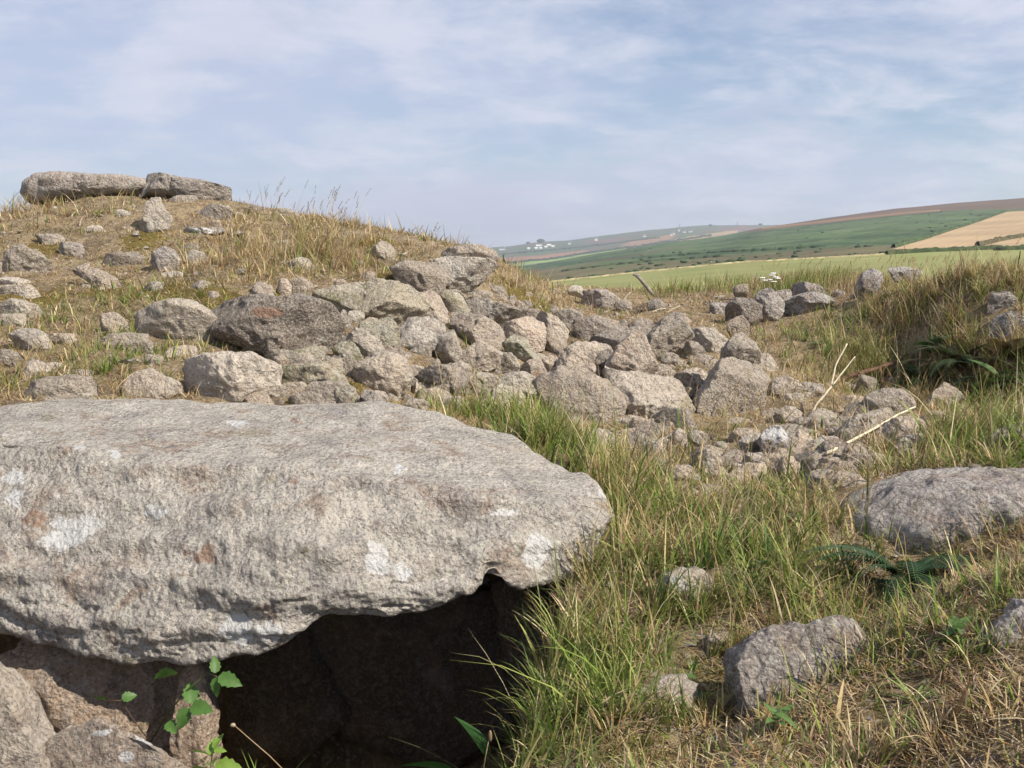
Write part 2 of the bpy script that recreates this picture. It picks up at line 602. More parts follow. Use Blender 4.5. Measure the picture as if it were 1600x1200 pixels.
def hgt(x, y):
    fx = np.clip((np.asarray(x, float) - GX0) / GS, 0, len(gx) - 1.001)
    fy = np.clip((np.asarray(y, float) - GY0) / GS, 0, len(gy) - 1.001)
    i = fx.astype(int); j = fy.astype(int)
    a = fx - i; b = fy - j
    return (HH[j, i] * (1 - a) * (1 - b) + HH[j, i + 1] * a * (1 - b) + HH[j + 1, i] * (1 - a) * b + HH[j + 1, i + 1] * a * b)


_YS = np.arange(1.8, 16, 0.02)


def hit(px, py):
    """Distance ahead at which the line of sight meets the near ground."""
    u = (px - 800) / 1600; v = (600 - py) / 1600
    dy = CP + v * SP; dz = -SP + v * CP
    x = u / dy * _YS; z = EYE + dz / dy * _YS
    below = z <= hgt(x, _YS)
    k = int(np.argmax(below)) if below.any() else int(np.argmin(z - hgt(x, _YS)))
    return float(_YS[k])


ground_mesh = mesh_np('ground', np.stack([XX.ravel(), YY.ravel(), HH.ravel()], 1), grid_faces(len(gy), len(gx)))
ground = link('ground', ground_mesh, M['ground'])
tag(ground, 'bumpy turf and soil around the ruined chamber', kind='structure')

# ------------------------------------------------------------------ far landscape
def lerp_tab(x, tab):
    a = np.array(tab, float)
    return np.interp(x, a[:, 0], a[:, 1])


FIELD_EDGE = [(-400, 520), (300, 490), (760, 452), (870, 440), (1000, 426), (1150, 411), (1300, 403), (1450, 394), (1600, 388), (2000, 380), (2600, 375)]
FIELD_Y = 190.0


def land_sheet(name, label, rows, pxs, nrow, colour, rough_amp, back=None):
    """rows: list of (Y, table of photo x -> photo y); lofted in perspective order."""
    Ys = np.array([r[0] for r in rows])
    lo = np.log(Ys)
    tt = np.linspace(0, 1, nrow)
    fine = np.exp(np.interp(tt, np.linspace(0, 1, len(rows)), lo))
    ty = np.stack([lerp_tab(pxs, r[1]) for r in rows])           # photo y per row
    V = []
    for Yv in fine:
        k = np.interp(math.log(Yv), lo, np.arange(len(rows)))
        i = int(min(math.floor(k), len(rows) - 2)); f = k - i
        yy = ty[i] * (1 - f) + ty[i + 1] * f
        u = (pxs - 800) / 1600; v = (600 - yy) / 1600
        s = Yv / (CP + v * SP)
        V.append(np.stack([u * s, np.full_like(s, Yv), EYE + (-SP + v * CP) * s], 1))
    V = np.array(V)
    flat = V.reshape(-1, 3)
    amp = rough_amp * np.sqrt(flat[:, 1] / 500.0)
    flat[:, 2] += amp * fbm(flat * np.array([1, 1, 0]) * (1 / 120.0) + 5.5, 4)
    C = colour(flat)
    me = mesh_np(name, flat, grid_faces(len(fine), len(pxs)), cols=C)
    o = link(name, me, M['land'])
    tag(o, label, kind='structure')
    return V, fine


def inpoly(px, py, poly):
    res = np.zeros(px.shape, bool)
    n = len(poly)
    for i in range(n):
        x0, y0 = poly[i]; x1, y1 = poly[(i + 1) % n]
        c = ((y0 > py) != (y1 > py)) & (px < (x1 - x0) * (py - y0) / ((y1 - y0) or 1e-9) + x0)
        res ^= c
    return res


def mixc(C, w, c):
    return C * (1 - w[:, None]) + np.array(c)[None] * w[:, None]


def field_col(V):
    n = fbm(V * np.array([1, 1, 0]) / 9.0, 4)
    n2 = fbm(V * np.array([0.3, 1, 0]) / 3.0 + 4, 3)
    C = np.tile(np.array([0.190, 0.205, 0.085]), (len(V), 1))
    C = mixc(C, smooth01(n * 1.5 + 0.45), (0.235, 0.235, 0.105))
    C = mixc(C, 0.35 * smooth01(n2 * 1.5 + 0.3), (0.185, 0.215, 0.07))
    return C


def moor_col(V):
    px, py = proj(V)
    n = fbm(np.stack([V[:, 0] / 60, V[:, 1] / 160, V[:, 2] * 0], 1), 5, 0.6)
    n2 = fbm(np.stack([V[:, 0] / 22, V[:, 1] / 60, V[:, 2] * 0], 1) + 9, 4, 0.6)
    C = np.tile(np.array([0.080, 0.122, 0.056]), (len(V), 1))
    C = mixc(C, smooth01(n * 3 + 0.35), (0.048, 0.080, 0.042))
    C = mixc(C, 0.8 * smooth01(n2 * 3 - 0.1), (0.120, 0.155, 0.075))
    n3 = fbm(np.stack([V[:, 0] / 7, V[:, 1] / 22, V[:, 2] * 0], 1) + 19, 3, 0.6)
    C = mixc(C, 0.7 * smooth01(n3 * 3 - 0.35), (0.035, 0.058, 0.032))
    C = mixc(C, 0.5 * smooth01(-n3 * 3 - 0.45), (0.17, 0.135, 0.08))
    wob = 7 * n + 4 * n2
    top = np.interp(px, [1100, 1184, 1260, 1400, 1480, 1572, 2000], [369, 361, 352, 336, 329, 327, 322])
    C = mixc(C, smooth01((top - py + wob * 0.35) / 2.5 + 0.5), (0.125, 0.090, 0.068))
    C = mixc(C, 0.8 * smooth01(1 - np.abs(py - np.interp(px, [1180, 1262, 1420, 1500], [358, 349, 332, 326])) / 2.2) * ((px > 1190) & (px < 1470)), (0.27, 0.165, 0.085))
    low = np.interp(px, [800, 936, 1100, 1250, 1400, 1600], [424, 412, 402, 389, 379, 376])
    C = mixc(C, 0.55 * smooth01((py - low + wob * 1.2) / 9 + 0.2), (0.155, 0.105, 0.066))
    band = np.interp(px, [800, 900, 1000, 1150, 1300], [416, 409, 401, 394, 380])
    C = mixc(C, 0.8 * smooth01(1 - np.abs(py - band + wob * 0.5) / 4), (0.040, 0.070, 0.040))
    br = np.interp(px, [850, 940, 1000, 1060], [424, 408, 398, 386])
    C = mixc(C, 0.4 * smooth01(1 - np.abs(py - br + wob * .4) / 2.5) * (px < 1080), (0.175, 0.095, 0.072))
    tan = inpoly(px, py, [(1395, 389), (1480, 362), (1572, 331), (1700, 322), (1900, 320), (1900, 392), (1600, 389)])
    s = 0.5 + 0.5 * np.sin((px + 2.6 * py) * 0.35 + 3 * n)
    C = np.where(tan[:, None], np.array([0.355, 0.262, 0.160])[None] * (1 + 0.10 * n[:, None] + 0.05 * s[:, None]), C)
    return C


def ridge_col(V):
    px, py = proj(V)
    n = fbm(np.stack([V[:, 0] / 170, V[:, 1] / 600, V[:, 2] * 0], 1) + 3, 5, 0.6)
    C = np.tile(np.array([0.085, 0.115, 0.062]), (len(V), 1))
    C = mixc(C, smooth01(n * 2.4 + 0.2), (0.125, 0.105, 0.075))
    C = mixc(C, 0.7 * smooth01(-n * 2.4 - 0.1), (0.06, 0.115, 0.05))
    for poly, c in (
        ([(770, 404), (850, 398), (920, 391), (912, 396), (860, 405), (770, 413)], (0.27, 0.15, 0.095)),
        ([(780, 413), (862, 405), (905, 398), (985, 386), (1000, 386), (940, 396), (868, 409), (780, 418)], (0.20, 0.27, 0.085)),
        ([(970, 384), (990, 376), (1045, 367), (1060, 366), (1050, 373), (975, 389)], (0.27, 0.165, 0.10)),
        ([(1040, 377), (1080, 369), (1130, 362), (1160, 359), (1150, 364), (1060, 378)], (0.33, 0.225, 0.125)),
        ([(1090, 360), (1160, 354), (1200, 355), (1150, 361)], (0.16, 0.10, 0.08)),
        ([(890, 380), (960, 371), (990, 371), (960, 378)], (0.15, 0.105, 0.085)),
    ):
        C = np.where(inpoly(px, py + 1.2 * n, poly)[:, None], np.array(c)[None] * (1 + 0.25 * n[:, None]), C)
    return C


px_w = np.concatenate([np.linspace(-900, 720, 60), np.linspace(726, 1640, 330), np.linspace(1650, 3200, 40)])
V_field, Y_field = land_sheet(
    'field', 'pale green pasture beyond the ruin',
    [(13.0, [(-400, 640), (700, 600), (1000, 590), (1600, 580), (2600, 570)]),
     (30.0, [(-400, 560), (760, 492), (900, 482), (1300, 452), (1600, 438), (2600, 430)]),
     (FIELD_Y, FIELD_EDGE), (FIELD_Y * 1.15, [(p, y + 6) for p, y in FIELD_EDGE])], px_w, 50, field_col, 0.25)
SKY_MOOR = [(-900, 470), (300, 446), (760, 425), (829, 414), (936, 395), (1037, 380), (1127, 369), (1184, 356), (1262, 345), (1400, 326), (1500, 316), (1600, 309), (1900, 300), (3200, 300)]
BASE_MOOR = [(p, y + 9) for p, y in FIELD_EDGE]
V_moor, Y_moor = land_sheet(
    'moorland', 'bracken and heather covered hillside with a stubble field',
    [(215.0, BASE_MOOR), (430.0, [(-900, 520), (300, 478), (760, 445), (829, 437), (936, 423), (1037, 411), (1127, 402), (1262, 391), (1400, 376), (1600, 362), (1900, 350), (3200, 350)]),
     (1300.0, SKY_MOOR), (1700.0, [(p, y + 9) for p, y in SKY_MOOR])], px_w, 170, moor_col, 0.9)
SKY_RIDGE = [(-900, 416), (300, 401), (600, 393), (760, 387.5), (800, 384), (825, 380), (850, 378), (880, 376.5), (950, 367), (1020, 359), (1062, 355), (1110, 352), (1200, 351.5), (1400, 352), (3200, 356)]
V_ridge, Y_ridge = land_sheet(
    'far_ridge', 'distant hazy ridge of small fields and heath',
    [(1750.0, [(p, y + 46) for p, y in SKY_RIDGE]), (4200.0, SKY_RIDGE), (6000.0, [(p, y + 8) for p, y in SKY_RIDGE])], px_w, 120, ridge_col, 1.5)
a = np.linspace(0, 2 * math.pi, 97)[:-1]
low_v = np.concatenate([np.stack([r * np.cos(a), r * np.sin(a), np.full(96, z)], 1) for r, z in ((11.0, -4.5), (60.0, -6.0), (400.0, -25.0), (2500.0, -90.0), (6800.0, -130.0))])
low = link('lowland', mesh_np('lowland', low_v, grid_faces(5, 96, True), cols=np.tile([0.11, 0.14, 0.06], (len(low_v), 1))), M['land'])
tag(low, 'low ground running to the horizon', kind='structure')


def on_land(V, px, py):
    """Point of a land sheet seen at a photo position (rear-most row that still faces us)."""
    best = None
    for r in range(V.shape[0]):
        qx, qy = proj(V[r])
        y = np.interp(px, qx, qy)
        if y <= py:
            w = np.array([np.interp(px, qx, V[r][:, k]) for k in range(3)])
            best = w
            break
    if best is None:
        qx, qy = proj(V[-2])
        best = np.array([np.interp(px, qx, V[-2][:, k]) for k in range(3)])
    return best

# ------------------------------------------------------------------ capstone over the chamber
import bmesh


def gauss1(a, s):
    r = int(3 * s)
    k = np.exp(-0.5 * (np.arange(-r, r + 1) / s) ** 2); k /= k.sum()
    p = np.pad(a, (r, r), mode='edge')
    return np.convolve(p, k, 'valid')


def closed_spline(ctrl, n):
    """Closed Catmull-Rom through ctrl (k, 3), n samples."""
    k = len(ctrl)
    t = np.linspace(0, k, n, endpoint=False)
    i = np.floor(t).astype(int); f = (t - i)[:, None]
    p0, p1, p2, p3 = (ctrl[(i + d) % k] for d in (-1, 0, 1, 2))
    return 0.5 * (2 * p1 + (p2 - p0) * f + (2 * p0 - 5 * p1 + 4 * p2 - p3) * f ** 2 + (3 * p1 - p0 - 3 * p2 + p3) * f ** 3)


def seg_dist(px, py, line):
    d = np.full(px.shape, 1e9)
    for (x0, y0), (x1, y1) in zip(line[:-1], line[1:]):
        dx, dy = x1 - x0, y1 - y0
        t = np.clip(((px - x0) * dx + (py - y0) * dy) / (dx * dx + dy * dy), 0, 1)
        d = np.minimum(d, np.hypot(px - x0 - t * dx, py - y0 - t * dy))
    return d


def grid_normals(G, wrap_cols=True):
    du = np.gradient(G, axis=0)
    dv = (np.roll(G, -1, 1) - np.roll(G, 1, 1)) if wrap_cols else np.gradient(G, axis=1)
    n = np.cross(du, dv)
    return n / np.maximum(np.linalg.norm(n, axis=2, keepdims=True), 1e-9)


def build_capstone():
    n_s, n_r = 460, 250
    s = np.concatenate([np.linspace(-430, 0, 60, endpoint=False), np.linspace(0, 957, n_s - 60)])
    T = lambda tab, sm=3.0: gauss1(lerp_tab(s, tab), sm)
    yT = T([(-430, 760), (-400, 690), (-330, 655), (-150, 640), (0, 632), (80, 623), (240, 621), (330, 634), (440, 632), (600, 633), (680, 648), (740, 671), (800, 681), (850, 714), (890, 735), (930, 746), (957, 790)])
    YT = T([(-430, 4.1), (-330, 4.6), (0, 4.8), (600, 4.85), (740, 4.65), (800, 4.6), (850, 4.35), (900, 4.1), (957, 3.78)])
    yS = T([(-430, 800), (-300, 720), (0, 690), (120, 705), (240, 716), (440, 732), (600, 752), (740, 766), (850, 785), (935, 790), (957, 803)])
    YS = T([(-430, 3.9), (0, 3.78), (120, 3.66), (330, 3.58), (520, 3.50), (740, 3.50), (850, 3.56), (935, 3.68), (957, 3.75)])
    yB = T([(-430, 860), (-330, 940), (0, 985), (40, 993), (110, 1014), (180, 1034), (240, 1038), (330, 1033), (400, 1016), (440, 1003), (465, 984), (500, 957), (600, 961), (680, 950), (740, 922), (768, 905), (800, 913), (830, 920), (860, 914), (900, 898), (930, 865), (957, 815)], 2.0)
    YB = T([(-430, 3.85), (0, 3.36), (240, 3.20), (440, 3.18), (600, 3.24), (740, 3.30), (850, 3.42), (935, 3.62), (957, 3.74)])
    yM = yS * 0.48 + yB * 0.52
    YM = 0.25 * YS + 0.75 * YB - 0.03 + 0.03 * np.sin(s / 90)
    yM2 = yS * 0.2 + yB * 0.8
    YM2 = YB - 0.03
    G = np.empty((len(s), n_r, 3))
    for i, q in enumerate(s):
        pT, pS = P(q, yT[i], YT[i]), P(q, yS[i], YS[i])
        mid = (pT + pS) / 2 + np.array((0, 0, 0.015))
        pM, pM2, pB = P(q, yM[i], YM[i]), P(q, yM2[i], YM2[i]), P(q, yB[i], YB[i])
        th = max(pT[2] - pB[2], 0.04)
        xb = pT[0]
        w = min(1.0, (YT[i] - YB[i]) / 1.0)
        u1 = np.array((pB[0] * 0.65 + xb * 0.35, YB[i] + 0.40 * w, pB[2] + 0.07 * th))
        u2 = np.array((xb, YT[i] - 0.15 * w, pB[2] + 0.18 * th))
        bk = np.array((xb, YT[i] + 0.10 * w, pT[2] - 0.40 * th))
        ring = np.array([pT, mid, pS * 0.86 + mid * 0.14, pS * 0.86 + pM * 0.14, pM, pM2, pB, u1, u2, bk])
        G[i] = closed_spline(ring, n_r)
    # close the ends
    for end, idx in ((0, range(0, 14)), (1, range(len(s) - 22, len(s)))):
        n = len(idx)
        for j, i in enumerate(idx):
            f = (j + 1) / n if end == 0 else (n - j) / n
            k = math.sqrt(max(1 - (1 - f) ** 2, 0.0))
            c = G[i].mean(0)
            G[i] = c + (G[i] - c) * (0.03 + 0.97 * k)
    N = grid_normals(G)
    c = G.mean(axis=(0, 1))
    if ((G - c) * N).sum() < 0:
        N = -N
    p = G.reshape(-1, 3); n = N.reshape(-1, 3)
    px, py = proj(p)
    front = smooth01((-n[:, 1] - 0.1) / 0.5)
    d = 0.030 * fbm(p * 2.2, 3) + 0.010 * fbm(p * 9 + 3, 3)
    d += (0.008 + 0.010 * front) * (ridged(p * np.array([4, 5, 9]) + 2, 3) - 0.3)
    d += 0.006 * fbm(p * 22 + 8, 3) * (0.35 + front)
    d += 0.004 * (ridged(p * 15 + 4, 2) - 0.2) * (0.2 + front)
    st_ = p[:, 2] * 9 + 1.2 * fbm(p * 2.5 + 40, 3)
    d += 0.016 * front * (smooth01(np.abs((st_ % 1.0) - 0.5) * 3.0 - 0.4) - 0.5)
    d += 0.004 * fbm(p * 60 + 8, 2) * (0.4 + front)
    crack = seg_dist(px + 5 * fbm(p * 14, 2), py + 8 * fbm(p * 9 + 5, 3), [(150, 940), (240, 958), (330, 950), (450, 935), (560, 945), (640, 948)])
    d -= 0.016 * np.exp(-(crack / 3.0) ** 2) * front * smooth01(fbm(p * 5 + 60, 2) * 3 + 0.7)
    ledge = smooth01((py - np.interp(px, [0, 150, 240, 330, 450, 640, 760], [930, 940, 958, 950, 935, 948, 930])) / 14) 
    d -= 0.005 * ledge * front * smooth01((720 - px) / 120)
    for ln_, dp, wd in (([(60, 895), (150, 905), (240, 893), (330, 902), (430, 890)], 0.012, 2.4), ([(600, 815), (680, 803), (760, 812), (850, 806)], 0.009, 2.2), ([(560, 905), (640, 912), (720, 892), (790, 872), (860, 868)], 0.013, 2.4),
                        ([(300, 760), (360, 775), (420, 768)], 0.008, 2.0), ([(690, 740), (760, 742), (830, 752)], 0.008, 2.0), ([(200, 985), (280, 992), (350, 978)], 0.013, 2.6)):
        cd_ = seg_dist(px + 9 * fbm(p * 13 + 2, 3), py + 14 * fbm(p * 10 + 9, 3), ln_)
        d -= dp * np.exp(-(cd_ / wd) ** 2) * smooth01(fbm(p * 6 + 33, 2) * 3 + 0.6)
        side_ = smooth01((seg_dist(px, py + 14, ln_) - seg_dist(px, py - 14, ln_)) / 30 + 0.5)
        d += 0.5 * dp * (side_ - 0.5) * np.exp(-(cd_ / 22) ** 2)
    crack2 = seg_dist(px, py + 4 * fbm(p * 12, 2), [(480, 772), (530, 765), (575, 757)])
    d -= 0.02 * np.exp(-(crack2 / 3.0) ** 2)
    notch = np.exp(-((px - 772) / 14) ** 2 - ((py - 895) / 30) ** 2)
    d -= 0.05 * notch
    left = seg_dist(px + 10 * fbm(p * 7, 2), py, [(-60, 760), (30, 840), (80, 905), (130, 960)])
    d -= 0.014 * np.exp(-(left / 16) ** 2) * front
    p = p + n * d[:, None]
    # patches of white lichen and a rusty stain, where they grow on this stone
    li = np.zeros(len(p))
    wob = 26 * fbm(p * 18, 4, 0.65)
    for x, y, a, b, rot in ((115, 834, 42, 20, -0.45), (100, 820, 18, 10, 0), (245, 798, 22, 6, 0), (590, 875, 16, 22, 0), (628, 890, 14, 9, 0.3), (370, 985, 24, 20, 0.3),
                            (28, 780, 14, 14, 0), (622, 735, 8, 7, 0), (370, 662, 16, 5, 0), (790, 800, 18, 5, 0), (20, 745, 16, 9, 0), (945, 765, 10, 14, 0),
                            (125, 700, 10, 6, 0), (180, 712, 7, 6, 0), (420, 985, 18, 12, 0), (840, 860, 20, 24, 0)):
        cx, cy = px - x, py - y
        ca, sa = math.cos(rot), math.sin(rot)
        r = np.hypot((cx * ca + cy * sa + wob * .5) / a, (-cx * sa + cy * ca + wob * .5) / b)
        li = np.maximum(li, 1.08 - 0.5 * r)
    li = np.where(n[:, 1] < 0.6, li, 0)
    st = np.zeros(len(p))
    for x, y, a, b in ((315, 864, 26, 13), (460, 755, 12, 7), (60, 815, 26, 16), (460, 655, 10, 6)):
        st = np.maximum(st, (1.0 - 0.5 * np.hypot((px - x + wob) / a, (py - y + wob) / b)) * (0.95 if x == 315 else 0.75))
    base = np.array((-0.9, 3.9, 0.35))
    F = grid_faces(len(s), n_r, True)
    capA = [n_r - 1 - k for k in range(n_r)]
    V = np.vstack([p - base, (G[0].mean(0) - base)[None], (G[-1].mean(0) - base)[None]])
    n0 = len(p)
    k = np.arange(n_r); k2 = (k + 1) % n_r
    t1 = np.stack([k2, k, np.full(n_r, n0)], 1)
    o2 = (len(s) - 1) * n_r
    t2 = np.stack([o2 + k, o2 + k2, np.full(n_r, n0 + 1)], 1)
    me = mesh_np('capstone', V, [F, t1, t2], attrs={'lichen': np.append(li, [0, 0]), 'stain': np.append(st, [0, 0])})
    bm = bmesh.new(); bm.from_mesh(me); bmesh.ops.recalc_face_normals(bm, faces=bm.faces); bm.to_mesh(me); bm.free()
    o = link('capstone', me, M['cap'], loc=base)
    tag(o, 'huge weathered granite capstone roofing the dark chamber opening', 'capstone')
    return p


# top-height map of everything stony: grass keeps off it
TOP = np.full(HH.shape, -99.0)


def stamp(p, dil=1):
    i = np.round((p[:, 0] - GX0) / GS).astype(int)
    j = np.round((p[:, 1] - GY0) / GS).astype(int)
    ok = (i >= 1) & (j >= 1) & (i < len(gx) - 1) & (j < len(gy) - 1)
    np.maximum.at(TOP, (j[ok], i[ok]), p[ok, 2])


capstone_pts = build_capstone()
stamp(capstone_pts)

# ------------------------------------------------------------------ stones
_ICO = {}


def ico(sub):
    if sub not in _ICO:
        bm = bmesh.new()
        bmesh.ops.create_icosphere(bm, subdivisions=sub, radius=1.0)
        V = np.array([v.co[:] for v in bm.verts]); F = np.array([[v.index for v in f.verts] for f in bm.faces], np.int32)
        bm.free()
        _ICO[sub] = (V, F)
    return _ICO[sub]


def box_outline(x0, y0, x1, y1, r):
    """An irregular ten-sided outline filling a photo rectangle."""
    cx, cy, a, b = (x0 + x1) / 2, (y0 + y1) / 2, (x1 - x0) / 2, (y1 - y0) / 2
    n = r.choice([6, 7, 7, 8])
    pts = []
    for k in range(n):
        t = 2 * math.pi * (k + r.uniform(-0.36, 0.36)) / n
        c, s = math.cos(t), math.sin(t)
        q = 1 / (abs(c) ** 2.8 + abs(s) ** 2.8) ** (1 / 2.8) * r.uniform(0.80, 1.10)
        pts.append((cx + a * c * q, cy - b * s * q))
    return pts


def outline_radius(pts, th):
    """Radius of a polygon around its centre for each angle (outermost crossing)."""
    P2 = np.array(pts)
    R = np.zeros_like(th)
    d = np.stack([np.cos(th), np.sin(th)], 1)
    for a, b in zip(P2, np.roll(P2, -1, 0)):
        e = b - a
        den = d[:, 0] * e[1] - d[:, 1] * e[0]
        den = np.where(np.abs(den) < 1e-12, 1e-12, den)
        t = (a[0] * e[1] - a[1] * e[0]) / den
        u = (a[0] * d[:, 1] - a[1] * d[:, 0]) / den
        R = np.where((t > 0) & (u >= -1e-9) & (u <= 1 + 1e-9), np.maximum(R, t), R)
    return R


FWD = np.array((0, CP, -SP)); UPV = np.array((0, SP, CP)); RGT = np.array((1.0, 0, 0))
ROCKS = []
FOOT = []
SPOT = {}


def rock(label, mat, pts, Y=None, thick=0.85, sub=4, rough=1.0, boxy=2.9, seed=None, group=None, name='stone', cat='stone', base=None, patch=None, grow=1.09, facets=16, back=0.45, root=1.16, pool=None):
    seed = len(ROCKS) * 7 + 11 if seed is None else seed
    if group == 'stones bedded in the mound':
        back, root, grow = max(back, 1.0), 1.5, grow * 1.08
    if group == 'stones of the near grassy bank':
        back, root = max(back, 0.68), 1.4
    r = np.random.default_rng(seed)
    rr = random.Random(seed)
    if len(pts) == 4 and not isinstance(pts[0], tuple):
        pts = box_outline(*pts, rr)
    A = np.array(pts, float)
    cx, cy = (A[:, 0].min() + A[:, 0].max()) / 2, (A[:, 1].min() + A[:, 1].max()) / 2
    # area centroid keeps the outline star-shaped about it
    x, y = A[:, 0], A[:, 1]; x2, y2 = np.roll(x, -1), np.roll(y, -1)
    cr = x * y2 - x2 * y; ar = cr.sum() / 2
    if abs(ar) > 1:
        cx, cy = ((x + x2) * cr).sum() / (6 * ar), ((y + y2) * cr).sum() / (6 * ar)
    yb = A[:, 1].max()
    if Y is None:
        Y = hit(cx, yb - 0.06 * (yb - A[:, 1].min()))
    wpx = A[:, 0].max() - A[:, 0].min(); hpx = yb - A[:, 1].min()
    th_m = 0.5 * thick * math.sqrt(wpx * max(hpx, 0.45 * wpx)) / 1600 * Y
    Yc = Y + back * th_m
    c = P(cx, cy, Yc)
    D = (c - np.array((0, 0, EYE))) @ FWD
    loc2 = np.stack([(A[:, 0] - cx), (cy - A[:, 1])], 1) * (D / 1600 * grow)
    S, F = ico(sub + (1 if (sub == 4 and wpx > 44) or (sub == 5 and wpx > 135) or sub == 3 and wpx > 30 else 0))
    th = np.arctan2(S[:, 1], S[:, 0])
    R = outline_radius(loc2, th)
    # soften the corners of the polygon a little
    k = 7
    R = sum(outline_radius(loc2, th + dt) for dt in np.linspace(-0.08, 0.08, k)) / k * 1.01
    s = np.hypot(S[:, 0], S[:, 1]); w = S[:, 2]
    kk = 1 / (s ** boxy + np.abs(w) ** boxy) ** (1 / boxy)
    q = np.stack([R * np.cos(th) * s * kk, R * np.sin(th) * s * kk, th_m * w * kk], 1)
    size = float(np.abs(loc2).max(0).mean() + th_m) * 0.66
    for _ in range(facets):
        n = r.normal(size=3); n[2] *= 1.5
        n /= np.linalg.norm(n)
        dd = q @ n
        sup = dd.max() * r.uniform(0.52, 0.84) if abs(n[2]) > 0.5 else dd.max() * r.uniform(0.86, 0.97)
        ex = np.maximum(dd - sup, 0)
        q -= n * (ex * 0.96)[:, None]
    q[:, 1] = np.where(q[:, 1] < 0, q[:, 1] * root, q[:, 1])     # rooted a little deeper than it shows
    off = r.uniform(0, 90, 3)
    rad = q / np.maximum(np.linalg.norm(q, axis=1, keepdims=True), 1e-6)
    f = 1.0 / max(size, 0.02)
    d = size * rough * (0.060 * fbm(q * 1.6 * f + off, 3) + 0.065 * (ridged(q * 2.6 * f + off, 3) - 0.25) + 0.022 * fbm(q * 9 * f + off, 2))
    d += rough * min(1.0, size / 0.12) * (0.009 * (ridged(q * 13 + off, 3) - 0.2) + 0.007 * fbm(q * 30 + off, 2))
    q = q + rad * d[:, None]
    Wd = c + q[:, :1] * RGT + q[:, 1:2] * UPV + q[:, 2:3] * FWD
    org = np.array((c[0], c[1], Wd[:, 2].min()))
    st = li = None
    attrs = None
    if patch:
        px, py = proj(Wd)
        attrs = {'stain': np.zeros(len(Wd)), 'lichen': np.zeros(len(Wd))}
        wob = 8 * fbm(Wd * 20, 3)
        for kind, x, y, a, b in patch:
            attrs[kind] = np.maximum(attrs[kind], 1 - 0.5 * np.hypot((px - x + wob) / a, (py - y + wob) / b))
    if pool is not None:
        pool.append((Wd, F))
        stamp(Wd)
        return None
    me = mesh_np(name, Wd - org, F, attrs=attrs)
    o = link(name, me, M[mat], loc=org)
    tag(o, label, cat, group)
    SPOT[o.name] = (cx, cy, wpx, hpx, mat)
    stamp(Wd)
    FOOT.append((c[0], c[1], abs(loc2[:, 0]).max(), th_m, group))
    ROCKS.append(o)
    return o


# --- chamber below the capstone
rock('brown stone in shade propping the capstone beside the bramble leaves', 'r', [(-60, 990), (0, 975), (150, 985), (300, 1000), (332, 1040), (332, 1120), (310, 1190), (180, 1215), (0, 1200), (-60, 1100)], Y=3.34, thick=0.7, sub=5, name='support_stone', cat='support stone')
rock('sloping grey stone at the foot of the chamber mouth, its face bare', 'g', [(-90, 1030), (-10, 1050), (25, 1090), (45, 1130), (85, 1185), (110, 1260), (60, 1330), (-120, 1330)], Y=2.75, thick=0.6, sub=5, name='boulder', cat='boulder', rough=0.7)
rock('broad warm grey stone with pale lichen rosettes below the propping stone', 'w', [(70, 1190), (95, 1160), (150, 1137), (210, 1126), (255, 1140), (285, 1165), (310, 1200), (330, 1270), (300, 1330), (90, 1330)], Y=2.72, thick=0.7, sub=5, name='boulder', cat='boulder', rough=0.8, patch=[('lichen', 235, 1150, 22, 14), ('lichen', 195, 1180, 14, 8), ('lichen', 160, 1145, 20, 5)])
rock('narrow upright stone lit at the edge of the chamber mouth', 'r', [(292, 1030), (325, 1030), (329, 1110), (334, 1180), (330, 1260), (272, 1260), (280, 1130)], Y=3.22, thick=0.8, sub=4, name='upright_stone', cat='upright stone')
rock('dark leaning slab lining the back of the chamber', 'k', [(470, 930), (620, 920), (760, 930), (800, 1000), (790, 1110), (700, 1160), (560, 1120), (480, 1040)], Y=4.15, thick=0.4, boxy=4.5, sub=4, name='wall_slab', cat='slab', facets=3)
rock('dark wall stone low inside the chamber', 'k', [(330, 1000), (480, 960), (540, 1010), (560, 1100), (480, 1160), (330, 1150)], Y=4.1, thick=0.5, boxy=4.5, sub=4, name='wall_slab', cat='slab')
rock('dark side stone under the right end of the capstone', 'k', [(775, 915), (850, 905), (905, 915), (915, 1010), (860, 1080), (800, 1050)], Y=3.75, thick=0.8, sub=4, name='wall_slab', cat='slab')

# --- two long slabs crowning the mound
rock('long blocky slab crowning the mound, grass at its foot', 'b', [(52, 302), (58, 291), (72, 281), (95, 278), (130, 279), (165, 281), (215, 282), (250, 287), (258, 306), (190, 312), (150, 316), (110, 318), (80, 324), (58, 315)], Y=9.5, grow=1.02, back=0.75, thick=1.0, sub=5, name='slab', cat='slab', boxy=3.4, facets=6)
rock('tilted slab crowning the mound with a raised pointed end', 'b', [(203, 284), (206, 274), (217, 268), (240, 272), (283, 283), (333, 290), (368, 299), (378, 312), (372, 320), (300, 314), (240, 308), (212, 302)], Y=9.35, grow=1.06, back=0.75, thick=0.9, sub=5, name='slab', cat='slab', boxy=3.4, facets=6)

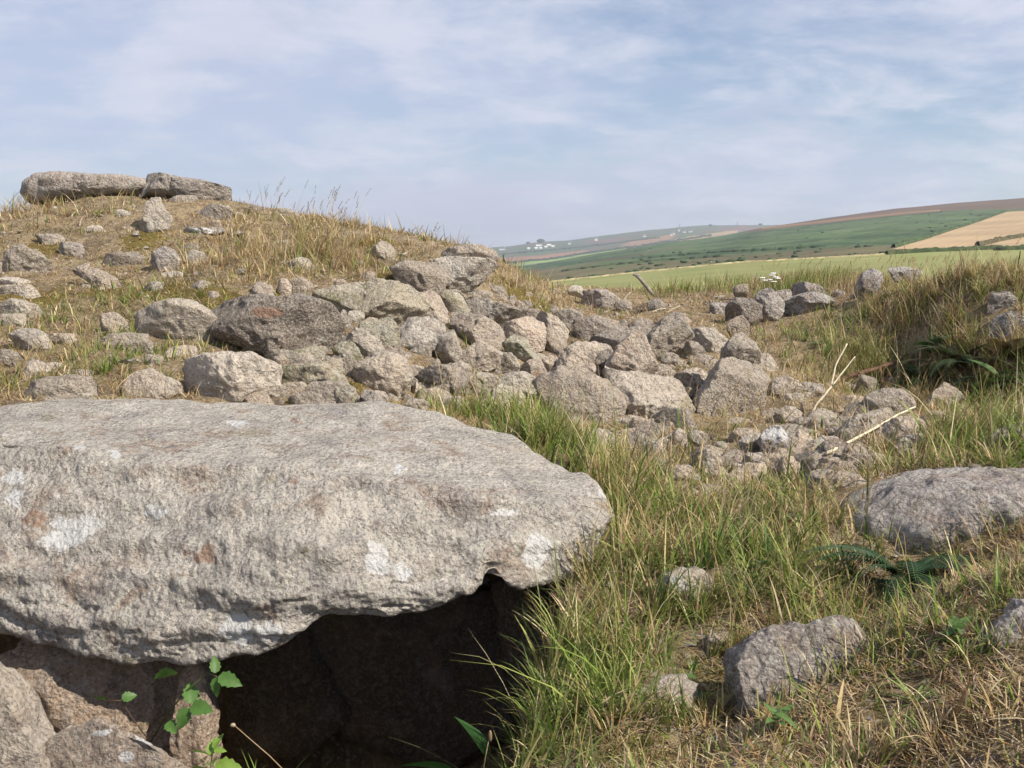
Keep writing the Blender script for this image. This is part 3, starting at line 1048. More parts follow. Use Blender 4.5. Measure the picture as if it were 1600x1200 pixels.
MOUND = 'stones bedded in the mound'
T1 = 'small half-buried granite stone in the dry turf of the mound'
T2 = 'flat-lying granite stone just breaking the turf of the mound'
rock('bright white-faced stone below the tilted crowning slab', 'p', (262, 306, 308, 319), sub=3, group=MOUND)
rock('upright notched stone standing on the mound below the crowning slabs', 'g', [(231, 320), (238, 315), (250, 315), (254, 330), (267, 341), (262, 350), (248, 356), (240, 368), (231, 355), (221, 356), (226, 345), (233, 336)], sub=4, group=MOUND)
rock(T1, 'g', (181, 327, 208, 343), sub=3, group=MOUND)
rock('dark square-ended stone bedded below the tilted crowning slab', 'd', [(311, 326), (322, 321), (345, 323), (362, 333), (360, 343), (330, 346), (312, 341)], sub=4, group=MOUND)
rock('thin flat slab lying on the mound, its upper edge bleached white', 'b', [(283, 360), (300, 357), (330, 358), (352, 355), (350, 361), (320, 367), (290, 370)], sub=4, group=MOUND, patch=[('lichen', 315, 360, 26, 3)])
rock(T1, 'w', (324, 344, 349, 359), sub=3, group=MOUND)
rock('wedge-shaped boulder bedded high on the mound, its shaded side towards the slab', 'g', [(14, 412), (20, 394), (36, 388), (52, 394), (70, 407), (85, 415), (80, 428), (45, 432), (16, 430)], sub=4, group=MOUND)
rock(T2, 'g', (52, 366, 101, 385), sub=3, group=MOUND)
rock('white-streaked stone bedded in the upper mound', 'b', (91, 380, 141, 404), sub=4, group=MOUND)
rock('long narrow slab lying aslant down the mound', 'd', [(117, 421), (128, 414), (150, 422), (172, 432), (189, 444), (186, 454), (168, 449), (140, 436), (122, 430)], sub=4, group=MOUND, thick=0.5)
rock('rounded grey boulder beside the bare peaty patch on the mound', 'b', [(240, 408), (245, 396), (256, 390), (270, 394), (280, 406), (285, 420), (270, 427), (248, 425)], sub=4, group=MOUND)
rock('pale angular stone on the bare peaty patch of the mound', 'p', (292, 394, 323, 416), sub=3, group=MOUND)
rock(T1, 'g', (224, 442, 258, 459), sub=3, group=MOUND)
rock(T2, 'g', (-6, 446, 64, 468), sub=4, group=MOUND)
rock(T2, 'g', (-10, 470, 62, 499), sub=4, group=MOUND)
rock('five-sided grey stone bedded flat among green tufts on the mound', 'g', [(152, 505), (163, 493), (182, 492), (198, 504), (202, 516), (180, 523), (158, 519)], sub=4, group=MOUND)
rock('broad craggy boulder bedded in the mound beside the dark brown block', 'g', [(218, 505), (232, 490), (255, 478), (282, 473), (312, 484), (330, 500), (346, 518), (347, 538), (320, 545), (290, 535), (255, 527), (228, 520)], sub=5, group=MOUND, name='boulder', cat='boulder')
rock('rounded pale stone at the left foot of the mound', 'g', [(21, 526), (36, 518), (58, 518), (74, 528), (83, 543), (78, 553), (52, 553), (35, 543)], sub=4, group=MOUND)
rock(T1, 'g', (-12, 547, 40, 578), sub=4, group=MOUND)
rock('pale squarish stone leaning by the rounded stones at the foot of the mound', 'p', [(36, 580), (42, 565), (62, 561), (75, 568), (77, 582), (66, 592), (42, 594)], sub=4, group=MOUND)
rock('long low stone showing just behind the capstone', 'g', [(38, 611), (60, 599), (95, 593), (130, 592), (158, 602), (174, 616), (168, 630), (60, 632)], sub=4, group=MOUND)
rock('rough stone in dry grass between the capstone and the big oval boulder', 'g', [(196, 606), (215, 588), (240, 580), (262, 584), (281, 597), (280, 618), (250, 626), (205, 622)], sub=4, group=MOUND)
rock(T2, 'g', (162, 523, 242, 555), sub=4, group=MOUND)
rock(T2, 'd', (160, 396, 228, 418), sub=3, group=MOUND)
rock(T1, 'p', (368, 420, 389, 433), sub=3, group=MOUND)
rock(T2, 'g', (446, 405, 489, 430), sub=4, group=MOUND)
rock('grey boulder under the peaty overhang near the wall end', 'g', [(577, 404), (583, 388), (596, 380), (608, 384), (617, 398), (615, 407), (592, 408)], sub=4, group=MOUND)
rock('low humped stone on the mound skyline among seeding grass', 'g', [(420, 344), (432, 333), (448, 329), (463, 334), (474, 345), (450, 350)], sub=4, group=MOUND, Y=9.2)
rock(T1, 'd', (384, 324, 419, 343), sub=3, group=MOUND, Y=9.3)
rock(T1, 'w', (568, 424, 593, 445), sub=3, group=MOUND)
rock(T1, 'w', (520, 437, 545, 452), sub=3, group=MOUND)
rock(T1, 'p', (135, 352, 160, 364), sub=3, group=MOUND)
rock(T1, 'g', (-4, 336, 12, 348), sub=3, group=MOUND, Y=9.5)
rock(T1, 'p', (545, 408, 572, 418), sub=3, group=MOUND)
rock(T1, 'g', (300, 440, 330, 455), sub=3, group=MOUND)
rock(T1, 'g', (470, 560, 490, 572), sub=3, group=MOUND)
rock(T2, 'b', (0, 500, 20, 514), sub=3, group=MOUND)
rock('pinkish stone leaning first in a row of three above the dark brown block', 'w', [(398, 462), (400, 446), (408, 440), (420, 447), (431, 460), (428, 470), (410, 472)], sub=3, group=MOUND)
rock('narrow pinkish stone in the middle of a row of three above the dark brown block', 'w', [(434, 455), (436, 440), (446, 437), (453, 446), (452, 464), (442, 468)], sub=3, group=MOUND)
rock('squat pinkish stone ending a row of three above the dark brown block', 'w', [(453, 452), (458, 440), (472, 437), (484, 445), (486, 460), (474, 470), (456, 468)], sub=3, group=MOUND)

WALL = 'boulders of the tumbled wall'


def wr(label, mat, pts, **k):
    k.setdefault('sub', 4 if not isinstance(pts[0], tuple) or (max(q[0] for q in pts) - min(q[0] for q in pts)) < 75 else 5)
    k.setdefault('name', 'boulder'); k.setdefault('cat', 'boulder')
    k.setdefault('grow', 1.15)
    return rock(label, mat, pts, group=k.pop('group', WALL), **k)


wr('big pale oval boulder resting just behind the capstone', 'p', [(282, 578), (296, 565), (315, 559), (377, 557), (406, 560), (424, 570), (425, 585), (431, 603), (428, 620), (386, 628), (356, 626), (327, 619), (318, 604), (292, 603), (287, 590)], thick=0.9)
wr('small block wedged under the pale oval boulder', 'p', (427, 594, 462, 631), Y=5.35, name='stone', cat='stone')
wr('long flat slab with a dark hollow underneath, next to the pale oval boulder', 'm', [(424, 584), (441, 576), (482, 574), (522, 566), (543, 570), (545, 584), (535, 600), (523, 617), (499, 620), (464, 612), (452, 602), (433, 595)], thick=0.9, Y=5.35)
wr('thin stone lying flat on the long flat slab', 'm', [(443, 558), (461, 548), (508, 542), (523, 547), (522, 562), (476, 571), (450, 571)], thick=0.9)
wr('little reddish stone tucked beside the thin flat stone', 'w', (425, 556, 452, 576), name='stone', cat='stone', sub=3)
wr('large dark brown block with an orange broken patch', 'd', [(330, 494), (350, 478), (391, 471), (435, 470), (452, 468), (490, 474), (510, 482), (521, 504), (523, 528), (518, 541), (493, 545), (447, 556), (423, 547), (383, 530), (356, 522), (345, 506)], thick=0.95, boxy=3.4, patch=[('stain', 418, 487, 22, 9)], facets=5)
wr('large greenish lichened block above the dark brown one', 'm', [(488, 467), (511, 455), (552, 449), (610, 442), (645, 448), (656, 469), (652, 492), (614, 506), (578, 503), (546, 497), (514, 495)], thick=0.95, boxy=3.2)
wr('small cube of stone under the greenish lichened block', 'p', (543, 486, 573, 506), name='stone', cat='stone', sub=3)
wr('tiny chip stone next to the small cube of stone', 'p', (520, 492, 541, 506), name='stone', cat='stone', sub=3)
wr('wedge-shaped block with a sharp edge below the greenish block', 'm', [(561, 508), (607, 500), (617, 513), (624, 533), (602, 553), (588, 555), (580, 535), (570, 520)], thick=1.0, boxy=3.2)
wr('sloping rounded stone between the brown block and the wedge', 'g', [(520, 518), (540, 515), (566, 519), (590, 533), (595, 551), (576, 568), (560, 560), (545, 545), (525, 536)], thick=1.0)
wr('egg-shaped stone at the end of the thin flat stone', 'm', [(522, 540), (545, 535), (562, 545), (569, 565), (560, 577), (545, 581), (535, 570), (524, 562)], thick=1.0)
wr('pale boulder perched over the black gap in the wall', 'p', [(614, 511), (630, 502), (655, 496), (678, 503), (691, 515), (690, 530), (681, 546), (665, 550), (640, 543), (625, 539), (620, 526)], thick=1.0)
wr('weathered boulder below the pale perched one', 'g', [(551, 580), (570, 569), (590, 558), (612, 556), (631, 567), (641, 585), (638, 605), (622, 616), (600, 614), (582, 602), (565, 592)], thick=1.0)
wr('small flat stone lodged under the pale perched boulder', 'p', (604, 549, 646, 568), name='stone', cat='stone', Y=6.35)
wr('small stone beside the black gap in the wall', 'g', (637, 570, 664, 593), name='stone', cat='stone', sub=3)
wr('dark little stone low beside the black gap', 'd', (630, 588, 658, 612), name='stone', cat='stone', sub=3)
wr('slanting stone low in the wall behind the capstone, moss beside it', 'g', [(557, 612), (570, 606), (590, 620), (608, 636), (600, 646), (572, 640)], name='stone', cat='stone', sub=4)
wr('mossy stone at the bottom of the hollow behind the capstone', 'm', (526, 604, 556, 640), name='stone', cat='stone')
wr('squat pale stone peeping over the capstone by green grass', 'p', (633, 624, 668, 646), name='stone', cat='stone', sub=3)
wr('flat cap stone topping the wall end', 'g', [(686, 399), (708, 390), (730, 386), (753, 387), (773, 397), (772, 408), (758, 412), (730, 411), (705, 407)], thick=1.1, Y=7.95)
wr('big block of the wall end under the flat cap stone', 'p', [(682, 412), (700, 406), (728, 408), (745, 409), (763, 411), (773, 421), (772, 442), (752, 456), (728, 457), (713, 457), (701, 448), (694, 434)], Y=7.85, thick=1.1, boxy=3.2)
wr('broad block beside the wall end, lit across its top', 'g', [(614, 421), (640, 413), (670, 414), (689, 420), (696, 432), (701, 450), (696, 457), (675, 459), (652, 455), (630, 445), (618, 434)], Y=7.55, thick=1.1, boxy=3.2)
wr('small stone under the big block of the wall end', 'g', (728, 452, 770, 474), name='stone', cat='stone')
wr('rounded stone with moss on top below the wall-end blocks', 'm', [(688, 464), (705, 459), (722, 462), (732, 475), (730, 489), (714, 493), (697, 487)], sub=4)
wr('tall stone in the gap beside the greenish lichened block', 'w', [(653, 462), (675, 458), (686, 467), (697, 482), (696, 502), (680, 511), (660, 502), (652, 482)], sub=4)
wr('long sloping slab running down from the wall end', 'g', [(732, 470), (745, 466), (770, 474), (792, 481), (813, 489), (832, 499), (800, 507), (784, 514), (768, 507), (752, 497), (734, 491)], thick=0.9)
wr('long pinkish slab below the sloping slab', 'w', [(694, 503), (705, 491), (730, 490), (750, 497), (770, 507), (790, 519), (797, 531), (768, 543), (745, 537), (728, 525), (714, 514)], thick=0.9)
wr('smooth buff boulder at the lower end of the sloping slab', 'w', [(783, 514), (800, 505), (830, 499), (846, 509), (854, 525), (847, 540), (826, 547), (806, 538), (792, 528)], thick=0.9)
wr('steep-sided stone standing below the pinkish slab', 'g', [(690, 512), (705, 515), (714, 535), (721, 560), (717, 577), (695, 575), (683, 557), (686, 535)], sub=4)
wr('two-humped stone low in the tumbled wall', 'g', [(718, 555), (735, 546), (748, 538), (765, 541), (781, 552), (774, 571), (752, 577), (735, 582), (721, 572)], sub=4)
wr('greenish tilted stone beside a grass tuft in the rubble', 'm', [(788, 537), (805, 527), (822, 534), (833, 550), (837, 562), (815, 565), (797, 554)], sub=4)
wr('grey stone leaning under the greenish tilted one', 'g', [(760, 562), (780, 552), (796, 554), (811, 565), (818, 581), (800, 590), (778, 590), (766, 577)], sub=4)
wr('rounded stone standing in front of the two-humped stone', 'g', [(733, 588), (750, 576), (770, 579), (780, 605), (766, 621), (738, 618)], sub=4)
wr('big rounded stone with dark speckled face behind the green grass', 'd', [(658, 584), (680, 576), (705, 574), (726, 580), (737, 595), (737, 614), (710, 621), (680, 615), (662, 602)], sub=4)
wr('pale broken stone at the end of the green grass tuft', 'p', [(776, 597), (790, 589), (815, 584), (833, 592), (842, 605), (842, 623), (815, 625), (793, 618), (778, 610)], sub=4)
wr('whitish stone half hidden by the green grass tuft', 'p', [(757, 618), (785, 604), (812, 612), (821, 632), (800, 645), (768, 640)], sub=4)
wr('rusty-sided stone next to the grey leaning one', 'w', [(816, 573), (832, 561), (845, 567), (854, 585), (843, 598), (826, 593)], sub=4, patch=[('stain', 838, 586, 9, 7)])
wr('small yellowish stone above the big double boulders', 'w', (848, 556, 875, 585), name='stone', cat='stone')
wr('bare dark stone at the back of the rubble below the mossy slope', 'g', [(828, 493), (850, 491), (870, 499), (884, 515), (880, 530), (862, 524), (842, 508)], sub=4)
wr('buff stone between the smooth boulder and the rubble', 'w', [(848, 515), (865, 517), (882, 530), (883, 550), (860, 553), (845, 537)], sub=4)

RUB = 'boulders in the rubble hollow'


def rb(label, mat, pts, **k):
    return wr(label, mat, pts, group=RUB, **k)


rb('pale rounded stone beside the dark rounded boulder', 'g', [(872, 491), (890, 485), (908, 492), (906, 511), (895, 519), (878, 514)], sub=4)
rb('dark rounded boulder at the back of the rubble hollow', 'd', [(896, 516), (905, 499), (930, 497), (950, 499), (966, 508), (964, 521), (935, 532), (915, 534), (900, 527)], sub=4)
rb('small dark-faced stone behind the long low boulder', 'd', [(983, 509), (1000, 499), (1014, 501), (1024, 515), (1005, 522), (987, 517)], sub=4)
rb('fist-sized stone next to the dark rounded boulder', 'd', (967, 500, 982, 517), name='stone', cat='stone', sub=3)
rb('long low boulder lying behind the triangular stone', 'g', [(922, 534), (950, 520), (992, 515), (1022, 519), (1035, 532), (1025, 552), (995, 552), (960, 550), (935, 546)])
rb('horn-shaped boulder rising to a blunt point', 'g', [(1006, 538), (1022, 520), (1035, 505), (1043, 497), (1058, 493), (1069, 502), (1080, 525), (1065, 541), (1043, 554), (1023, 564), (1010, 556)])
rb('triangular boulder standing on end, one side in shade', 'w', [(942, 578), (960, 555), (975, 535), (992, 524), (1004, 530), (1013, 555), (1024, 576), (1020, 590), (995, 596), (962, 590)], thick=0.8, boxy=3.2)
rb('long buff stone lying behind the triangular boulder', 'g', [(883, 546), (905, 537), (935, 537), (957, 545), (950, 557), (920, 562), (893, 557)], sub=4)
rb('small rounded stone below the long buff stone', 'g', (911, 555, 937, 573), name='stone', cat='stone', sub=3)
rb('dark slanted stone against the triangular boulder', 'd', (932, 546, 960, 578), name='stone', cat='stone')
rb('round-headed stone above the left of the big double boulders', 'g', [(872, 569), (880, 554), (892, 548), (909, 555), (922, 573), (912, 591), (895, 584), (878, 580)], sub=4)
rb('stone squeezed between the round-headed stone and the big boulder', 'w', (904, 568, 942, 594), name='stone', cat='stone')
rb('large buff-brown boulder, left of the big joined pair', 'w', [(840, 606), (858, 590), (880, 580), (902, 581), (928, 595), (958, 612), (975, 632), (970, 652), (948, 668), (932, 684), (905, 690), (882, 674), (866, 658), (855, 628)], thick=0.9, Y=5.9)
rb('large grey boulder overhanging a dark gap in the rubble', 'g', [(912, 592), (945, 579), (975, 588), (1010, 591), (1042, 594), (1062, 604), (1067, 625), (1073, 645), (1063, 662), (1046, 675), (1018, 668), (998, 652), (968, 636), (940, 612)], thick=0.9, Y=5.95)
rb('small flat stone lodged under the overhanging grey boulder', 'w', [(963, 660), (985, 651), (1003, 654), (1011, 663), (995, 673), (970, 672)], name='stone', cat='stone', sub=4, Y=5.75)
rb('small tilted boulder beside the overhanging one', 'g', [(1055, 589), (1075, 577), (1093, 577), (1105, 592), (1102, 610), (1085, 611), (1066, 600)], sub=4)
rb('stone standing in shade below the small tilted boulder', 'd', (1062, 606, 1088, 636), name='stone', cat='stone')
rb('rounded boulder at the grassy edge behind the horned one', 'g', [(1078, 526), (1092, 515), (1111, 517), (1132, 530), (1135, 545), (1110, 551), (1088, 543)], sub=4)
rb('low dark stone in front of the horned boulder', 'd', [(1058, 547), (1070, 534), (1086, 537), (1100, 550), (1086, 561), (1063, 558)], sub=4)
rb('half-buried stone in dry grass below the horned boulder', 'g', (1033, 554, 1068, 577), name='stone', cat='stone')
rb('conical stone in front of the low wall', 'w', [(1138, 508), (1146, 496), (1157, 494), (1169, 505), (1173, 524), (1155, 528), (1139, 518)], sub=4)
rb('tall boulder with a shadowed flank, base of a stacked pair', 'g', [(1120, 582), (1130, 569), (1160, 565), (1186, 569), (1194, 590), (1193, 615), (1183, 634), (1152, 650), (1110, 656), (1087, 645), (1092, 618), (1110, 600)], thick=1.0, Y=6.0)
rb('knobbly stone forming the head of a stacked pair', 'g', [(1131, 566), (1134, 546), (1147, 530), (1160, 524), (1170, 534), (1182, 545), (1185, 560), (1165, 573), (1140, 574)], thick=1.0, Y=6.15)
rb('stone under the overhanging boulder, nearest its dark gap', 'g', [(972, 690), (995, 674), (1014, 674), (1025, 690), (1020, 710), (985, 712)], sub=4)
rb('small stone between the overhanging boulder and dry grass', 'g', (1073, 675, 1109, 698), name='stone', cat='stone', sub=3)
rb('round stone at the corner of the overhanging boulder', 'g', (1044, 670, 1078, 698), name='stone', cat='stone', sub=3)
rb('pale stone behind the green tuft near the capstone tip', 'p', (918, 674, 968, 712), name='stone', cat='stone')
rb('low stone at the edge of the rubble beside the overhanging boulder', 'w', (1024, 686, 1052, 706), name='stone', cat='stone', sub=3)
rb('stone between the triangular boulder and the small tilted one', 'g', (1022, 578, 1056, 600), name='stone', cat='stone', sub=3)

LOW = 'stones of the low wall across the hollow'


def lw(label, mat, pts, **k):
    return wr(label, mat, pts, group=LOW, **k)


lw('layered white-topped stone by the gap to the field', 'p', [(888, 456), (893, 448), (906, 446), (919, 452), (920, 462), (900, 464)], sub=4, Y=10.2)
lw('broad mottled stone by the gap to the field', 'b', [(898, 470), (912, 457), (935, 455), (958, 460), (968, 472), (962, 484), (925, 487), (903, 482)], sub=4, Y=9.9)
lw('small stone half sunk in litter at the back of the hollow', 'g', (1010, 467, 1038, 488), name='stone', cat='stone', sub=3)
lw('low stone in litter next to the mottled stone', 'g', (960, 470, 987, 486), name='stone', cat='stone', sub=3)
lw('lone stone in tall grass behind the low wall', 'g', (1146, 444, 1170, 468), name='stone', cat='stone', sub=3, Y=9.6)
lw('low mottled stone leading up to the dark wall stone', 'b', (1106, 471, 1142, 492), name='stone', cat='stone')
lw('dark-ended stone of the low wall', 'd', [(1133, 492), (1140, 477), (1150, 469), (1175, 471), (1188, 478), (1188, 496), (1170, 507), (1143, 506)], sub=5, Y=8.6)
lw('upright whitish mottled stone of the low wall', 'b', [(1185, 466), (1191, 456), (1205, 454), (1216, 464), (1224, 480), (1217, 499), (1198, 501), (1186, 487)], sub=5, Y=8.7)
lw('pointed silvery slab leaning in the low wall', 'b', [(1222, 487), (1227, 474), (1245, 465), (1265, 461), (1290, 463), (1301, 470), (1282, 484), (1252, 493), (1230, 495)], sub=5, Y=8.7)
lw('pale stone on top behind the pointed silvery slab', 'b', [(1232, 454), (1250, 443), (1275, 447), (1293, 461), (1270, 467), (1243, 464)], sub=5, Y=9.0)
lw('small purplish stone wedged between the wall stones', 'b', (1210, 450, 1238, 476), name='stone', cat='stone', Y=8.9)
lw('little stone in the turf beyond the pointed silvery slab', 'b', (1298, 452, 1322, 465), name='stone', cat='stone', sub=3)
lw('finger-like stone standing up on the bank crest', 'b', [(1336, 462), (1345, 440), (1351, 427), (1362, 423), (1375, 430), (1377, 442), (1366, 455), (1350, 466)], sub=4, Y=8.5)
lw('flat stone lying in dry grass on the bank crest', 'b', (1380, 419, 1440, 437), Y=8.3)

SCREE = 'stones at the foot of the grassy bank'
S1 = 'small tumbled stone among dry stems at the foot of the grassy bank'


def sc(label, mat, pts, **k):
    k.setdefault('name', 'stone'); k.setdefault('cat', 'stone'); k.setdefault('sub', 4)
    return rock(label, mat, pts, group=SCREE, **k)


sc('grey rock in the shaded bank with fern below it', 'b', [(1537, 472), (1548, 461), (1570, 459), (1593, 470), (1590, 486), (1560, 494), (1543, 486)], sub=4, back=0.8, root=1.5)
sc('block at the shaded bank under the grey rock', 'b', [(1540, 512), (1560, 500), (1575, 491), (1602, 489), (1640, 500), (1640, 524), (1580, 527), (1545, 522)], sub=5, back=0.8, root=1.5)
sc('smooth rounded boulder at the foot of the shaded bank', 'g', [(1337, 638), (1352, 622), (1380, 608), (1402, 607), (1417, 621), (1423, 637), (1397, 648), (1360, 654), (1340, 650)], sub=5, name='boulder', cat='boulder')
sc('reddish grey hump of rock below the dark ferns', 'w', [(1445, 634), (1459, 610), (1475, 602), (1491, 607), (1502, 622), (1506, 636), (1480, 646), (1452, 645)], sub=5, name='boulder', cat='boulder')
sc('long grey boulder crossed by a fallen stem', 'g', [(1306, 680), (1328, 656), (1365, 645), (1390, 637), (1396, 650), (1370, 672), (1340, 688), (1312, 692)], sub=5, name='boulder', cat='boulder')
sc('broad buff stone below the fallen stem', 'w', [(1367, 684), (1390, 660), (1420, 650), (1442, 659), (1448, 682), (1430, 697), (1393, 700)], sub=5, name='boulder', cat='boulder')
sc('angular boulder alone beside the base of the forked dead stem', 'g', [(1205, 608), (1214, 591), (1230, 588), (1249, 600), (1258, 615), (1235, 624), (1210, 621)], sub=4)
sc(S1, 'g', (1260, 602, 1289, 622)); sc('flat stone at the base of the forked dead stem', 'g', (1211, 636, 1264, 664)); sc(S1, 'g', (1283, 652, 1312, 674))
sc(S1, 'g', (1078, 676, 1110, 700)); sc('stone furred with pale branching lichen', 'b', [(1188, 690), (1196, 672), (1212, 666), (1228, 674), (1236, 695), (1230, 712), (1198, 714)], patch=[('lichen', 1212, 678, 20, 12)])
sc(S1, 'g', (1148, 676, 1206, 714)); sc(S1, 'g', (1228, 674, 1273, 712)); sc(S1, 'd', (1238, 706, 1278, 738)); sc(S1, 'g', (1150, 706, 1204, 740))
sc(S1, 'w', (1205, 715, 1256, 752)); sc('long flat stone edging the rubble by the near grass', 'w', (1250, 735, 1352, 768)); sc(S1, 'w', (1278, 713, 1322, 742)); sc(S1, 'w', (1318, 693, 1360, 732))
sc(S1, 'g', (1086, 755, 1130, 776)); sc(S1, 'g', (1078, 704, 1128, 746)); sc(S1, 'w', (1438, 643, 1500, 668)); sc(S1, 'd', (1336, 586, 1375, 624))
sc(S1, 'g', (1010, 715, 1050, 742)); sc(S1, 'w', (1045, 728, 1085, 756)); sc(S1, 'w', (1130, 730, 1168, 758)); sc(S1, 'w', (1395, 700, 1440, 722)); sc(S1, 'w', (1460, 664, 1500, 684))

FORE = 'stones of the near grassy bank'
rock('broad flat speckled slab bedded in the near bank behind the fern', 'b', [(1322, 832), (1336, 806), (1395, 768), (1450, 749), (1530, 742), (1600, 744), (1700, 752), (1720, 800), (1650, 840), (1560, 848), (1480, 845), (1420, 848), (1350, 846)], Y=3.52, thick=1.3, sub=5, name='slab', cat='slab', group=FORE, rough=1.0, back=0.4, facets=0, boxy=2.4)
rock('grass-capped rock at the shoulder of the near bank', 'g', [(1522, 714), (1540, 690), (1580, 672), (1640, 660), (1720, 668), (1720, 730), (1600, 735), (1540, 728)], Y=4.2, thick=1.0, sub=5, name='boulder', cat='boulder', group=FORE)
rock('small rounded rock with black and white lichen in long grass', 'g', [(1030, 916), (1040, 902), (1062, 894), (1085, 892), (1108, 903), (1116, 925), (1095, 947), (1060, 957), (1035, 942)], sub=5, name='boulder', cat='boulder', group=FORE, patch=[('lichen', 1055, 915, 18, 14)], Y=3.2)
rock('small stone peeping from the grass behind the lichen-spotted rock', 'g', (1085, 865, 1118, 890), sub=4, group=FORE, Y=3.4)
rock('squarish rock face with matted dead grass hanging over it', 'b', [(1155, 1036), (1178, 1004), (1230, 984), (1290, 978), (1345, 988), (1370, 1020), (1370, 1090), (1300, 1130), (1210, 1140), (1165, 1120), (1156, 1080)], Y=2.58, thick=1.0, sub=5, name='boulder', cat='boulder', group=FORE, boxy=3.2)
rock('long low stone slanting down towards the chamber mouth', 'g', [(942, 1128), (975, 1094), (1020, 1073), (1080, 1060), (1100, 1070), (1060, 1105), (1020, 1130), (990, 1165), (955, 1160)], Y=2.6, thick=0.8, sub=5, name='boulder', cat='boulder', group=FORE)
rock('purplish grey boulder in dry grass, far end of the near bank', 'b', [(1545, 1024), (1560, 990), (1600, 952), (1660, 935), (1700, 990), (1690, 1060), (1600, 1062), (1560, 1050)], Y=2.35, thick=0.9, sub=5, name='boulder', cat='boulder', group=FORE)
rock('black-spotted flat stone poking through dead matted grass', 'b', [(1320, 1205), (1365, 1172), (1430, 1163), (1450, 1185), (1440, 1225), (1350, 1235)], Y=2.12, thick=0.8, sub=5, group=FORE)
rock('dull stone in the grassy dip beside the squarish rock', 'd', (1100, 984, 1150, 1026), sub=4, group=FORE)

# many more stones just breaking the mound's turf
mrng = random.Random(9)
for k in range(62):
    while True:
        x, y = mrng.uniform(-20, 620), mrng.uniform(325, 600)
        if y > 330 + 0.13 * max(x - 380, 0) and not (x > 330 and y > 440 + 0.05 * (x - 330)) :
            break
    Yh = hit(x, y)
    w = mrng.choice([5, 7, 9, 12, 16, 22]) * mrng.uniform(0.8, 1.3) * 7 / Yh
    hh = w * mrng.uniform(0.35, 0.65)
    flat = w > 14
    rock(T2 if flat else T1, mrng.choice('ggwwpdb'), (x - w, y - hh, x + w, y + hh), sub=3, group=MOUND, Y=Yh, back=0.9, thick=1.3)

# filler stones deep in the rubble, too alike to single out
S2 = 'angular stone lying among others in the stony hollow below the grassy bank'
zone2 = [(1040, 590), (1200, 560), (1300, 590), (1420, 600), (1500, 640), (1450, 700), (1360, 745), (1250, 760), (1050, 750), (990, 700), (1060, 660)]
hrng = random.Random(15)
cnt = 0
while cnt < 75:
    x, y = hrng.uniform(990, 1500), hrng.uniform(560, 760)
    if not inpoly(np.array([x]), np.array([y]), zone2)[0]:
        continue
    Yh = hit(x, y)
    w = hrng.choice([10, 13, 17, 22, 28]) * hrng.uniform(0.8, 1.25) * 5.8 / Yh
    hh = w * hrng.uniform(0.45, 0.85)
    rock(S2, hrng.choice('ggwwpgb'), (x - w, y - hh, x + w, y + hh), sub=4 if w > 20 else 3, group=SCREE, Y=Yh, back=0.75, rough=0.9, root=1.3)
    cnt += 1
POOL = [[], [], [], []]
zone = [(400, 640), (430, 560), (520, 500), (640, 450), (770, 440), (880, 480), (1000, 490), (1110, 520), (1150, 600), (1100, 660), (1130, 740), (1330, 745), (1440, 690), (1330, 650), (1200, 660), (1050, 700), (960, 690), (880, 660), (760, 640)]
frng = random.Random(5)
cnt = 0
while cnt < 430:
    x, y = frng.uniform(400, 1440), frng.uniform(440, 750)
    if not inpoly(np.array([x]), np.array([y]), zone)[0]:
        continue
    Yh = hit(x, y)
    w = frng.choice([7, 9, 11, 14, 18, 23, 28]) * frng.uniform(0.8, 1.2) * 6.5 / Yh
    hh = w * frng.uniform(0.55, 0.9)
    rock('', 'g', (x - w, y - hh, x + w, y + hh), sub=3, Y=Yh - 0.01, back=0.8, rough=0.9, pool=POOL[cnt % 4], seed=9000 + cnt)
    cnt += 1
# gritty chips strewn over bare soil
OCT = np.array([(1, 0, 0), (-1, 0, 0), (0, 1, 0), (0, -1, 0), (0, 0, 1), (0, 0, -1)], float)
OF = np.array([(0, 2, 4), (2, 1, 4), (1, 3, 4), (3, 0, 4), (2, 0, 5), (1, 2, 5), (3, 1, 5), (0, 3, 5)])
cr_ = np.random.default_rng(88)
n = 7000
cy = np.sqrt(cr_.uniform(1.9 ** 2, 10.5 ** 2, n)); cx = cr_.uniform(-1, 1, n) * (0.54 * cy + 0.3)
kk = (fbm(xy0(cx, cy) * 1.8 + 70, 3) > 0.02) & (hgt(cx, cy) > PIT_Z + 0.1)
cx, cy = cx[kk], cy[kk]; n = len(cx)
sz = 0.006 * np.exp(cr_.normal(0.35, 0.5, n))
V = OCT[None] * cr_.uniform(0.5, 1.3, (n, 6, 1)) * np.stack([sz * cr_.uniform(0.8, 1.7, n), sz, sz * 0.7], 1)[:, None] + cr_.normal(0, 1, (n, 6, 3)) * sz[:, None, None] * 0.25
th_ = cr_.uniform(0, 6.28, n); c_, s_ = np.cos(th_), np.sin(th_)
V = np.stack([V[..., 0] * c_[:, None] - V[..., 1] * s_[:, None], V[..., 0] * s_[:, None] + V[..., 1] * c_[:, None], V[..., 2]], -1)
V += np.stack([cx, cy, hgt(cx, cy) + sz * 0.25], 1)[:, None]
o = link('stone_chips', mesh_np('stone_chips', V.reshape(-1, 3), (np.arange(n)[:, None, None] * 6 + OF[None]).reshape(-1, 3), smooth=False), M['p'])
tag(o, 'gritty stone chips strewn over the bare soil', kind='stuff')
